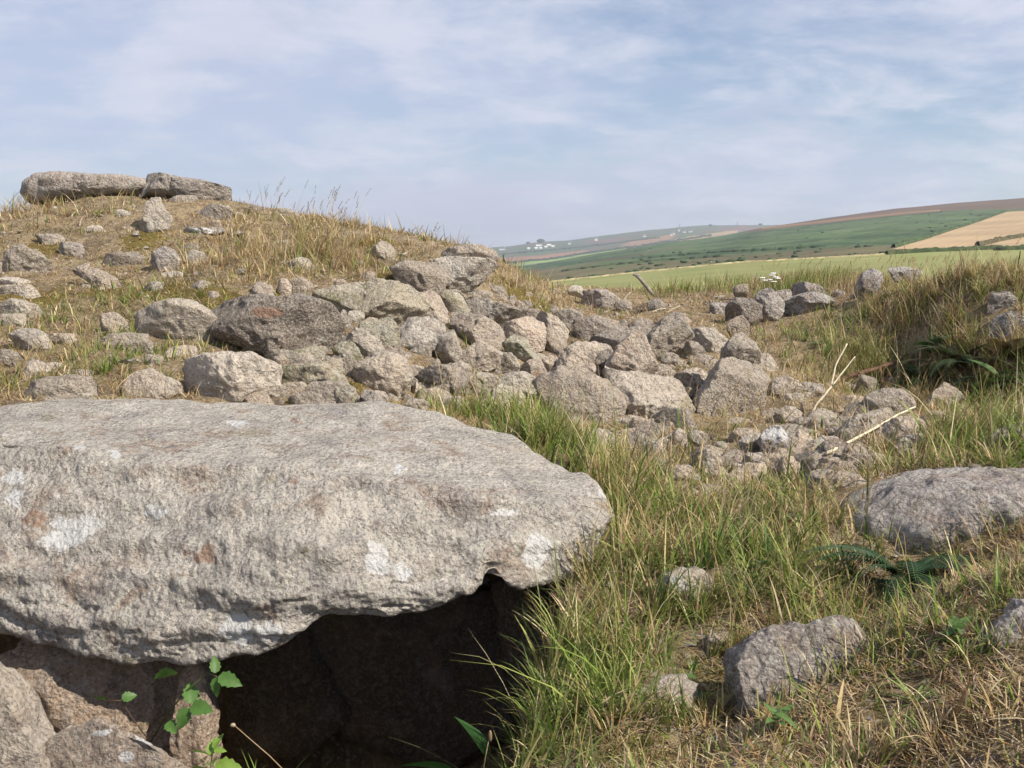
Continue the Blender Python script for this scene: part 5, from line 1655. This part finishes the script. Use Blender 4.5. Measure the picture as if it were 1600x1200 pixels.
g = np.random.default_rng(21)
for nm, lb, y0, y1, seg, wid, mult in (
        ('near_grass', 'long tangled green and straw grass of the near bank', 1.7, 3.3, 4, 0.0040, 1.6),
        ('grass', 'rough grass between the near bank and the rubble', 3.3, 5.2, 4, 0.0044, 1.1),
        ('turf', 'dry turf of the mound and the hollow', 5.2, 8.0, 3, 0.0048, 0.95),
        ('back_turf', 'dry turf and tall grass along the crests', 8.0, 12.5, 3, 0.0064, 0.34)):
    B = Blades()
    n = int(area(y0, y1) * 7000 * mult)
    x, y = wedge(g, n, y0, y1)
    x, y, h, z = grow_grass(x, y, 7000, g)
    add_blades(B, x, y, h, z, g, seg, wid)
    # creeping thatch: short flat dead blades close to the soil
    n = int(area(y0, y1) * (4200 if y1 < 6 else 2400) * mult)
    x, y = wedge(g, n, y0, y1)
    top = TOP[np.round((y - GY0) / GS).astype(int), np.clip(np.round((x - GX0) / GS).astype(int), 0, len(gx) - 1)]
    h = hgt(x, y)
    k = (top < h + 0.015) & (h > PIT_Z + 0.1) & (fbm(xy0(x, y) * 1.9 + 11, 3) > -0.22)
    if y0 > 7.9:
        for f in np.linspace(0.55, 0.97, 15):
            k &= (EYE + (h + 0.25 - EYE) * f) > hgt(x * f, y * f)
    x, y, h = x[k], y[k], h[k]
    n = len(x)
    B.add(np.stack([x, y, h + 0.004], 1), g.uniform(0, 6.28, n), g.uniform(1.0, 1.45, n), g.uniform(-0.1, 0.35, n), g.uniform(0.025, 0.075, n), np.full(n, wid * 0.9),
          np.where((g.random(n) < 0.5)[:, None], pick(BROWN, g, n), pick(STRAW, g, n)), 2)
    B.build(nm, lb)

# tussocks: blades arching out of a shared crown
B = Blades()
gt = np.random.default_rng(61)
x, y = wedge(gt, 9000, 1.9, 9.2)
x, y, h, z = grow_grass(x, y, 9000, gt)
k = gt.random(len(x)) < np.clip((z[:, 0] - 0.05) * 9, 0.015, 1)
x, y, h, z = x[k], y[k], h[k], z[k]
for cx, cy, ch, cz in zip(x, y, h, z):
    n = int(gt.integers(18, 46))
    az = gt.uniform(0, 6.28, n)
    r = 0.028 * np.sqrt(gt.random(n))
    bx, by = cx + r * np.cos(az), cy + r * np.sin(az)
    isgreen = gt.random() < np.clip(cz[1] * 1.15, 0, 0.95)
    gf_ = 0.85 if isgreen else 0.12
    ig = gt.random(n) < gf_
    col = np.where(ig[:, None], pick(GREEN, gt, n), np.where((gt.random(n) < 0.3)[:, None], pick(BROWN, gt, n), pick(STRAW, gt, n)))
    L = np.clip(cz[0] * 1.35, 0.05, 0.3) * np.exp(gt.normal(0, 0.3, n))
    B.add(np.stack([bx, by, hgt(bx, by) - 0.008], 1), az + gt.normal(0, 0.3, n), gt.uniform(0.05, 0.6, n), gt.uniform(0.3, 1.6, n), L, 0.0046 * np.exp(gt.normal(0, 0.3, n)), col, 4, 0.6 * col + 0.4 * pick(STRAW, gt, n), gt.uniform(-0.5, 0.5, n))
print('tussocks', len(x))
B.build('grass_tussocks', 'arching tufts of green and straw grass over the banks')

# grass and dead blades pressing against the feet of the stones
B = Blades()
gk = np.random.default_rng(77)
for fx, fy, fa, fb, grp in FOOT:
    n = int(14 + 160 * fa) if grp == 'stones bedded in the mound' else int(60 + 900 * fa) if grp == 'stones of the near grassy bank' else int(6 + 50 * fa)
    ph = gk.uniform(0, math.pi, n)
    rr_ = gk.uniform(0.86, 1.25, n)
    x = fx + fa * np.cos(ph) * rr_; y = fy - fb * np.sin(ph) * rr_ - 0.01
    h = hgt(x, y)
    ok = h > PIT_Z + 0.25
    x, y, h = x[ok], y[ok], h[ok]
    if not len(x):
        continue
    z = zone_at(x, y)
    near_ = grp == 'stones of the near grassy bank'
    z[:, 0] = np.clip(z[:, 0], 0.06 if near_ else 0.03, 0.12) * 1.25
    z[:, 4] = 0.65
    add_blades(B, x, y, h, z, gk, 3, 0.0042)
B.build('stone_foot_grass', 'grass growing close against the feet of the stones')

# seeding stalks
def stalks(name, label, spots, hts, g, spike=0.16, seedcol=(0.30, 0.22, 0.14), lean=0.18, az0=0.0, w=0.0022):
    B = Blades()
    n = len(spots)
    x = np.array([s[0] for s in spots]); y = np.array([s[1] for s in spots])
    b = np.stack([x, y, hgt(x, y) - 0.01], 1)
    az = az0 + g.normal(0, 0.7, n)
    ln = np.abs(g.normal(lean, 0.12, n)); cu = g.uniform(0.1, 0.6, n)
    L = np.array(hts)
    B.add(b, az, ln, cu, L, np.full(n, w), pick(STRAW, g, n), 5, None, g.uniform(-1.5, 1.5, n))
    # grains along the top of each stalk
    hd = np.stack([np.cos(az), np.sin(az), 0 * az], 1)
    for k in range(15):
        t = 1 - spike * (k / 15.0) * 1.4
        p = b.copy()
        m = 24
        for q in range(m):
            f = (q + 0.5) / m
            st = np.clip(t - q / m, 0, 1 / m)
            ang = ln + cu * f
            p = p + (L * st)[:, None] * (np.sin(ang)[:, None] * hd + np.cos(ang)[:, None] * np.array((0, 0, 1.0)))
        B.add(p, g.uniform(0, 6.28, n), g.uniform(0.25, 0.8, n), np.zeros(n), 0.012 * g.uniform(0.7, 1.3, n), np.full(n, 0.0048), np.array(seedcol)[None] * g.uniform(0.6, 1.3, n)[:, None], 2)
    B.build(name, label)


def spots_px(g, n, x0, x1, y0, y1):
    out = []
    for _ in range(n):
        px, py = g.uniform(x0, x1), g.uniform(y0, y1)
        Yh = hit(px, py)
        q = P(px, py, Yh)
        out.append((q[0], Yh))
    return out


gs = np.random.default_rng(33)
sp = spots_px(gs, 46, 385, 560, 345, 375)
stalks('seeding_grass', 'thin seeding grass stalks on the mound skyline', sp, gs.uniform(0.22, 0.42, len(sp)), gs)
sp = spots_px(gs, 10, 600, 690, 382, 398)
stalks('seeding_grass', 'few seeding stalks over the wall end', sp, gs.uniform(0.12, 0.24, len(sp)), gs)
sp = spots_px(gs, 70, 420, 560, 385, 420)
stalks('straw_stalks', 'pale straw stalks standing on the mound slope', sp, gs.uniform(0.2, 0.36, len(sp)), gs, seedcol=(0.42, 0.32, 0.18), lean=0.25)
# fringe of tall grass along the far bank crest
B = Blades()
xx, yy = [], []
gf = np.random.default_rng(44)
n = 15000
fx = gf.uniform(2.0, 5.6, n)
fy = 9.6 - 0.55 * np.maximum(fx - 2.6, 0) + gf.uniform(-0.5, 1.6, n) + 1.0 * np.maximum(2.6 - fx, 0)
fh = hgt(fx, fy)
tp = TOP[np.round((fy - GY0) / GS).astype(int), np.round((fx - GX0) / GS).astype(int)]
dens = smooth01((fx - 1.95) / 0.7)
k = (tp < fh + 0.02) & (gf.random(n) < dens)
fx, fy, fh = fx[k], fy[k], fh[k]; n = len(fx)
gp = smooth01(fbm(xy0(fx, fy) * 1.4, 3) * 1.6 + 0.42) * smooth01((4.2 - fx) / 1.5)
isg = gf.random(n) < gp
col = np.where(isg[:, None], pick(GREEN, gf, n), np.where((gf.random(n) < 0.35)[:, None], pick(BROWN, gf, n), pick(STRAW, gf, n)))
B.add(np.stack([fx, fy, fh - 0.01], 1), gf.normal(0.3, 1.2, n), np.abs(gf.normal(0.12, 0.1, n)), gf.uniform(0.1, 0.8, n), gf.uniform(0.09, 0.25, n) * (0.75 + 0.35 * gp) * (1 - 0.5 * smooth01((fx - 3.0) / 0.9)), np.full(n, 0.0045), col, 3, None, gf.uniform(-1, 1, n))
B.build('tall_grass', 'tall straw and green grass fringing the far bank crest')
sp = [(a, b) for a, b in zip(gs.uniform(2.4, 5.4, 240), gs.uniform(8.0, 10.2, 240)) if 8.0 < b + 0.5 * a < 13]
stalks('seeding_grass', 'rusty seeding grass heads above the far bank crest', sp, gs.uniform(0.16, 0.36, len(sp)), gs, seedcol=(0.36, 0.21, 0.12), lean=0.2, az0=0.2)
sp = spots_px(gs, 90, 1050, 1330, 600, 720)
stalks('straw_stalks', 'dry straw stalks scattered through the rubble', sp, gs.uniform(0.15, 0.34, len(sp)), gs, seedcol=(0.40, 0.30, 0.17), lean=0.3, w=0.003)
sp = spots_px(gs, 60, 930, 1320, 740, 900) + spots_px(gs, 16, 640, 760, 640, 660)
stalks('straw_stalks', 'pale stalks in the long grass of the near bank', sp, gs.uniform(0.18, 0.34, len(sp)), gs, seedcol=(0.45, 0.35, 0.2), lean=0.4, w=0.0024)

# ------------------------------------------------------------------ plants and dead stems
def leaf_mesh(L, W, fold=0.25, droop=0.5, serr=0.0, n=9, tip=1.4):
    """A pointed leaf along +X, folded on its midrib and drooping towards the tip."""
    V, F = [], []
    for i in range(n + 1):
        t = i / n
        w = W * 0.5 * (math.sin(math.pi * t ** 0.75) ** 0.8) * (1 - 0.25 * t ** tip)
        if serr and 0 < i < n:
            w *= 1 + (serr if i % 2 else -serr)
        z = -droop * L * t * t * 0.5
        x = L * t
        V += [(x, -w, z + w * fold), (x, -w * .5, z + w * fold * .35), (x, 0, z), (x, w * .5, z + w * fold * .35), (x, w, z + w * fold)]
    F = grid_faces(n + 1, 5)
    return np.array(V), F


def rotm(az, el, roll=0.0):
    ca, sa, ce, se, cr, sr = math.cos(az), math.sin(az), math.cos(el), math.sin(el), math.cos(roll), math.sin(roll)
    Rz = np.array([[ca, -sa, 0], [sa, ca, 0], [0, 0, 1]])
    Ry = np.array([[ce, 0, -se], [0, 1, 0], [se, 0, ce]])
    Rx = np.array([[1, 0, 0], [0, cr, -sr], [0, sr, cr]])
    return Rz @ Ry @ Rx


def tinted(V, c, amt=0.15, sc=30):
    return np.clip(np.tile(np.array(c), (len(V), 1)) * (1 + amt * fbm(V * sc, 2))[:, None], 0.004, 0.9)


def put_leaf(parent, origin, pos, az, el, roll, L, W, c, serr=0.12, name='leaf', droop=0.5):
    V, F = leaf_mesh(L, W, serr=serr, droop=droop)
    V = V @ rotm(az, el, roll).T + (np.array(pos) - origin)
    return link(name, mesh_np(name, V, F, cols=tinted(V, c)), M['leaf'], parent)


def stem(parent, origin, pts, r0, r1, c, name='stem'):
    pts = np.array(pts) - origin
    V, F = tube(pts, np.linspace(r0, r1, len(pts)), 6)
    return link(name, mesh_np(name, V, F, cols=tinted(V, c)), M['leaf'], parent)


# bramble trailing in the chamber mouth
o = np.array(P(255, 1150, 3.05)); br = empty('bramble', o)
tag(br, 'green bramble spray hanging in the chamber mouth beside the propping stone', 'bramble')
stem(br, o, [P(235, 1160, 3.05), P(262, 1115, 3.02), P(290, 1080, 3.0), P(325, 1052, 3.0), P(338, 1040, 3.02)], 0.0028, 0.0018, (0.10, 0.12, 0.04))
stem(br, o, [P(290, 1080, 3.0), P(296, 1098, 2.99), P(298, 1106, 2.98)], 0.002, 0.0015, (0.10, 0.12, 0.04))
stem(br, o, [P(325, 1052, 3.0), P(336, 1056, 2.99), P(340, 1058, 2.98)], 0.002, 0.0015, (0.10, 0.12, 0.04))
stem(br, o, [P(235, 1160, 3.05), P(205, 1120, 3.02), P(190, 1095, 2.98), P(168, 1094, 2.98)], 0.002, 0.0012, (0.14, 0.08, 0.05))
BG = (0.07, 0.15, 0.03)
for x, y, az, el, rl, L, W in ((298, 1104, -0.35, 0.05, 0.7, .075, .056), (296, 1106, -2.3, -0.85, -0.5, .070, .052), (297, 1100, 1.7, 0.85, 0.4, .075, .055), (341, 1057, -0.25, -0.2, 0.8, .078, .050),
                               (338, 1058, -1.6, -1.25, 0.2, .062, .036), (336, 1052, 1.8, 1.1, 0.3, .055, .036), (276, 1050, 2.8, -0.2, 0.8, .080, .055), (262, 1128, -0.8, -0.3, 0.5, .05, .04), (190, 1092, 0.4, 0.2, 0.8, .045, .035), (168, 1095, 2.6, 0.1, 0.8, .045, .035)):
    put_leaf(br, o, P(x, y, 2.98), az, el, rl, L, W, BG)
o = np.array(P(330, 1240, 2.62)); br = empty('bramble', o)
tag(br, 'young yellow-green leafy shoot beside the broad lichened stone', 'bramble')
stem(br, o, [P(330, 1250, 2.62), P(328, 1205, 2.62), P(333, 1170, 2.61)], 0.0025, 0.0015, (0.16, 0.2, 0.05))
for x, y, az, el, rl, L, W in ((333, 1170, 0.9, 0.9, 0.2, .045, .022), (334, 1172, -0.2, 0.1, 0.7, .035, .02), (330, 1182, 2.7, 0.25, 0.6, .065, .045), (328, 1192, -1.2, 0.6, 0.4, .06, .045), (335, 1198, -0.15, 0.0, 0.8, .08, .055), (322, 1200, 2.6, -0.3, 0.5, .06, .045), (328, 1180, 1.4, 0.9, 0.1, .05, .03)):
    put_leaf(br, o, P(x, y, 2.6), az, el, rl, L, W, (0.17, 0.27, 0.045))
# dock leaves in the dark at the chamber foot
o = np.array(P(740, 1220, 2.72)); dk = empty('dock_plant', o)
tag(dk, 'broad dark green dock leaves in the shade of the chamber mouth', 'dock')
for (x, y, az, el, rl, L, W) in ((762, 1185, 2.3, 0.8, 0.5, .15, .085), (720, 1215, 2.9, 0.35, 0.7, .17, .10), (745, 1215, -1.9, 0.5, 0.3, .12, .07)):
    put_leaf(dk, o, P(x, y, 2.72), az, el, rl, L, W, (0.03, 0.085, 0.02), serr=0.03)
    stem(dk, o, [o, (o + P(x, y, 2.72)) / 2, P(x, y, 2.72)], .003, .002, (0.1, 0.12, 0.04))
# dry stalk with a bud
o = np.array(P(455, 1215, 2.6)); ds = empty('dry_stalk', o)
tag(ds, 'bent dry stalk with a small bud in front of the dark opening', 'stalk')
stem(ds, o, [P(455, 1215, 2.6), P(420, 1180, 2.6), P(385, 1150, 2.6), P(367, 1134, 2.6)], 0.0016, 0.0012, (0.36, 0.26, 0.15))
S, F = ico(3)
link('seed_head', mesh_np('seed_head', S * (1 + .1 * fbm(S * 4, 2))[:, None] * np.array((.007, .006, .0055)) + (P(364, 1133, 2.6) - o), F, cols=np.tile([0.42, 0.34, 0.22], (len(S), 1))), M['leaf'], ds)
o = np.array(P(752, 1225, 2.55)); ds = empty('dry_stalk', o)
tag(ds, 'upright dry stalk with a dark seed head beside the dock leaves', 'stalk')
stem(ds, o, [P(752, 1225, 2.55), P(758, 1185, 2.55), P(764, 1155, 2.55)], 0.0016, 0.0012, (0.36, 0.26, 0.15))
link('seed_head', mesh_np('seed_head', S * (1 + .1 * fbm(S * 4, 2))[:, None] * np.array((.005, .005, .016)) + (P(766, 1150, 2.55) - o), F, cols=np.tile([0.30, 0.21, 0.12], (len(S), 1))), M['leaf'], ds)
# a few green grass blades rising in front of the opening
Bd = Blades(); q = np.array([P(430, 1260, 2.5), P(415, 1262, 2.52), P(445, 1262, 2.5), P(405, 1260, 2.5), P(395, 1260, 2.52), P(350, 1262, 2.5), P(375, 1258, 2.5)])
Bd.add(q, np.array([0.2, 2.6, 0.1, 2.9, 1.5, 3.0, 0.4]), np.array([.35, .2, .5, .15, .1, .2, .3]), np.array([.5, .4, .6, .3, .5, .4, .7]), np.array([.17, .15, .16, .16, .12, .15, .13]), np.full(7, .005), np.tile([0.17, 0.26, 0.06], (7, 1)), 5)
Bd.build('grass_blades', 'single grass blades rising before the dark opening')


def fern(name, label, at, nf, L0, col, g, spread=(0, 6.28), el=(0.35, 1.0), cat='fern', droop=1.5):
    o = np.array((at[0], at[1], float(hgt(at[0], at[1])))); f = empty(name, o)
    tag(f, label, cat)
    for k in range(nf):
        az = spread[0] + (spread[1] - spread[0]) * (k + g.uniform(0.1, 0.9)) / nf
        e0 = g.uniform(*el); L = L0 * g.uniform(0.7, 1.1)
        n = 30
        p = np.zeros(3); pts = [p.copy()]; ang = e0
        h = np.array((math.cos(az), math.sin(az), 0))
        for i in range(n):
            ang -= droop / n
            p = p + L / n * (math.cos(ang) * h + math.sin(ang) * np.array((0, 0, 1)))
            pts.append(p.copy())
        pts = np.array(pts)
        side = np.array((-math.sin(az), math.cos(az), 0))
        Vs, Fs = [], []
        tv, tf = tube(pts, np.linspace(.0025, .0008, len(pts)), 5)
        parts = [(tv, tf)]
        for i in range(3, n + 1):
            t = i / n
            pl = L * 0.155 * math.sin(math.pi * min(1, (t * 0.92 + 0.10))) ** 0.8 * (1.05 - 0.5 * t)
            T = pts[i] - pts[i - 1]; T /= np.linalg.norm(T)
            for s in (-1, 1):
                d = s * side + T * 0.45; d /= np.linalg.norm(d)
                m = 7
                row = []
                for j in range(m + 1):
                    u = j / m
                    w = pl * 0.15 * (1 - u) ** 0.7 * (1 if j % 2 else 0.55) + 0.0006
                    c = pts[i] + d * pl * u + np.array((0, 0, -0.12 * pl * u * u))
                    row += [c - T * w, c + T * w]
                parts.append((np.array(row), grid_faces(m + 1, 2)))
        V, F = join(parts)
        c = np.array(col) * g.uniform(0.75, 1.25)
        link('frond', mesh_np('frond', V, F, cols=tinted(V, c, 0.3, 14)), M['leaf'], f)
    return f


gfern = np.random.default_rng(12)
Yf = hit(1405, 905); qf = P(1405, 905, Yf)
fern('fern', 'dark green fern drooping from under the broad speckled slab', (qf[0], qf[1] - 0.05), 30, 0.42, (0.034, 0.075, 0.028), gfern, (2.4, 7.0), (0.0, 1.1))
Yf = hit(1500, 570); qf = P(1500, 570, Yf)
fern('fern', 'dark bracken clump in the shaded bank with browning fronds', (qf[0], qf[1]), 22, 0.50, (0.045, 0.065, 0.025), gfern, (0, 6.28), (0.4, 1.2))
qf = P(1570, 570, hit(1570, 570)); fern('fern', 'rusty-tinged bracken clump beside the grey rocks of the shaded bank', (qf[0], qf[1]), 18, 0.50, (0.085, 0.062, 0.024), gfern, (0, 6.28), (0.4, 1.2))
qf = P(1430, 600, hit(1430, 600)); fern('fern', 'small green fern at the inner end of the shaded bank', (qf[0], qf[1]), 12, 0.34, (0.04, 0.08, 0.028), gfern, (0, 6.28), (0.4, 1.1))
qf = P(1290, 540, hit(1290, 540)); fern('fern', 'low bright fern on the slope below the silvery wall stones', (qf[0], qf[1]), 9, 0.24, (0.09, 0.17, 0.04), gfern, (0, 6.28), (0.2, 0.8))

for lb, x, y, n_, L_, c_ in (('dark bracken fronds spilling below the grey rocks of the shaded bank', 1545, 595, 18, 0.46, (0.042, 0.062, 0.024)), ('brown-tipped bracken at the inner corner of the shaded bank', 1470, 575, 16, 0.42, (0.070, 0.062, 0.024)),
                         ('bracken clump at the outer end of the shaded bank', 1600, 590, 18, 0.46, (0.050, 0.070, 0.026))):
    qf = P(x, y, hit(x, y)); fern('fern', lb, (qf[0], qf[1] - 0.03), n_, L_, c_, gfern, (2.4, 7.0), (0.3, 1.2))


def leafy(name, label, px, py, n, L, W, col, g, cat, el=(0.1, 1.1), serr=0.05, Y=None, lift=0.0):
    Yh = hit(px, py) if Y is None else Y
    q = P(px, py, Yh); o = np.array((q[0], q[1], float(hgt(q[0], q[1]))))
    e = empty(name, o); tag(e, label, cat)
    for k in range(n):
        az = 6.28 * (k + g.uniform(0, 0.8)) / n
        put_leaf(e, o, o + np.array((0, 0, lift * g.random())), az, g.uniform(*el), g.normal(0, 0.3), L * g.uniform(0.6, 1.15), W * g.uniform(0.8, 1.2), np.array(col) * g.uniform(0.75, 1.25), serr, droop=0.9)
    return e


leafy('plantain', 'rosette of narrow grey-green leaves in grass above the slanting low stone', 955, 1080, 18, 0.075, 0.011, (0.12, 0.17, 0.07), gfern, 'plantain')
leafy('grass_tuft', 'bright yellow-green blade tuft growing from the dead matted grass', 1430, 1105, 22, 0.10, 0.007, (0.17, 0.24, 0.06), gfern, 'grass tuft', serr=0.0)
leafy('grass_tuft', 'little fresh green tuft low in the dead matted grass by the black-spotted stone', 1440, 1150, 26, 0.06, 0.005, (0.16, 0.25, 0.05), gfern, 'grass tuft', serr=0.0)
leafy('dock_plant', 'low dock plant with broad leaves under the shaded bank', 1455, 560, 7, 0.20, 0.09, (0.045, 0.09, 0.03), gfern, 'dock', lift=0.1)
leafy('dock_plant', 'leafy dock plant in front of the dark bracken', 1560, 625, 8, 0.19, 0.085, (0.055, 0.10, 0.03), gfern, 'dock', lift=0.15)
leafy('dock_plant', 'broad-leaved plant in shade between the smooth boulder and the ferns', 1440, 610, 7, 0.16, 0.08, (0.04, 0.08, 0.025), gfern, 'dock', lift=0.12)

for k, (x, y) in enumerate(((1130, 860), (1010, 905), (1240, 830), (1180, 905), (1330, 920), (1090, 1090), (1210, 1150), (1490, 1010), (930, 1030))):
    leafy('broadleaf_weed', ('small broad-leaved weed in grass beside the lichen-spotted rock', 'small weed in long grass near the capstone tip', 'low weed in the olive grass below the long flat stone', 'weed rosette in the grassy dip', 'weed growing under the drooping fern', 'weed rosette by the slanting low stone', 'weed rosette in dead matted grass below the squarish rock', 'weed tuft beside the purplish grey boulder', 'weed in the lush green grass at the chamber edge')[k], x, y, 7, 0.06, 0.026, (0.085, 0.15, 0.04), gfern, 'weed', el=(0.0, 0.9), lift=0.05)

# yarrow on the low wall
q = P(1203, 462, 9.3); o = np.array((q[0], q[1], float(hgt(q[0], q[1])))); ya = empty('yarrow', o)
tag(ya, 'white flowering yarrow in tall grass behind the low wall', 'yarrow')
for x, y in ((1191, 434), (1195, 438), (1203, 437), (1206, 430), (1212, 433), (1215, 435), (1209, 440), (1208, 427)):
    t = P(x, y, 9.3 + 0.02 * random.random())
    stem(ya, o, [o, (o * 0.5 + t * 0.5) + np.array((0.01, 0, 0.02)), t], .002, .0015, (0.12, 0.17, 0.05))
    fl = [(S * np.array((.009, .009, .005)) + (t - o) + np.array((0.018 * math.cos(a), 0.018 * math.sin(a), 0.004 * math.sin(3 * a))), F) for a in np.linspace(0, 6.28, 7)[:-1]] + [(S * np.array((.010, .010, .006)) + (t - o), F)]
    V, Ff = join(fl)
    link('flower_head', mesh_np('flower_head', V, Ff), M['petal'], ya)


def stick(name, label, cat, lines, r0, r1, mat, gap=0.02):
    o = np.array(lines[0][0]); e = empty(name, o); tag(e, label, cat)
    for k, ln in enumerate(lines):
        P0 = np.array(ln)
        t = np.linspace(0, len(P0) - 1, 6 * (len(P0) - 1) + 1)
        pts = np.stack([np.interp(t, np.arange(len(P0)), P0[:, c]) for c in range(3)], 1)
        pts += 0.006 * np.stack([fbm(pts * 9 + c * 7 + k, 2) for c in range(3)], 1)
        V, F = tube(pts - o, np.linspace(r0, r1, len(pts)) * (1 if k == 0 else 0.7), 7)
        link('stem' if k == 0 else 'branch', mesh_np('stem' if k == 0 else 'branch', V, F), M[mat], e)
    return e


Yb = hit(1260, 662)
stick('dead_twig', 'bleached forked dead stem standing aslant in the rubble', 'stem', [[P(1258, 668, Yb), P(1275, 634, Yb + .05), P(1298, 604, Yb + .12), P(1306, 570, Yb + .18), P(1323, 537, Yb + .22)], [P(1300, 602, Yb + .12), P(1318, 580, Yb + .16), P(1336, 557, Yb + .2)]], .008, .004, 'stick')
Yb = hit(1300, 712) - 0.3
stick('dead_twig', 'long pale fallen stem lying across the boulders', 'stem', [[P(1292, 708, Yb), P(1353, 677, Yb + .3), P(1404, 647, Yb + .55), P(1430, 636, Yb + .7)], [P(1296, 714, Yb), P(1322, 700, Yb + .12)]], .008, .004, 'stick')
Yb = hit(1313, 600)
stick('dead_branch', 'dark brown dead branch lying at the foot of the shaded bank', 'branch', [[P(1310, 595, Yb), P(1345, 583, Yb), P(1375, 574, Yb + .05), P(1400, 566, Yb + .1)], [P(1375, 574, Yb + .05), P(1378, 600, Yb - .05)], [P(1395, 570, Yb + .08), P(1386, 590, Yb), P(1382, 606, Yb - .05)]], .02, .012, 'deadwood')
stick('wooden_stake', 'weathered wooden stake leaning beside the gap to the field', 'stake', [[P(1020, 462, 11.0), P(1010, 447, 11.0), P(994, 430, 11.0)], [P(999, 430, 11.0), P(989, 429.5, 11.0)]], .024, .018, 'post')
qd = P(1592, 430, 7.6)
stick('dock_stalk', 'rust-brown dock seed stalk against the pale pasture', 'stalk', [[P(1588, 440, 7.6), P(1591, 415, 7.6), P(1594, 392, 7.6)]], .007, .004, 'deadwood')
for a in ((1018, 488, 1040, 482), (1040, 490, 1062, 478), (975, 468, 985, 457)):
    Yb = hit(a[0], a[1])
    stick('dead_twig', 'short dry stem lying in brown litter at the back of the hollow', 'stem', [[P(a[0], a[1], Yb), P((a[0] + a[2]) / 2, (a[1] + a[3]) / 2 - 1, Yb), P(a[2], a[3], Yb)]], .008, .005, 'stick')['group'] = 'dry stems in the litter'

# ------------------------------------------------------------------ air
hz = Nodes('haze')
pv = hz.n('ShaderNodeVolumePrincipled')
pv.inputs['Color'].default_value = (0.80, 0.87, 1.0, 1)
pv.inputs['Density'].default_value = 0.00016
pv.inputs['Anisotropy'].default_value = 0.25
hz.l(pv.outputs[0], hz.out.inputs['Volume'])
hv, hf = boxm(-7000, 7000, -7000, 7000, -150, 215)
ho = link('haze', mesh_np('haze', hv, hf, smooth=False), hz.mat)
bm = bmesh.new(); bm.from_mesh(ho.data); bmesh.ops.recalc_face_normals(bm, faces=bm.faces); bm.to_mesh(ho.data); bm.free()
tag(ho, 'thin summer haze over the whole landscape', kind='stuff')
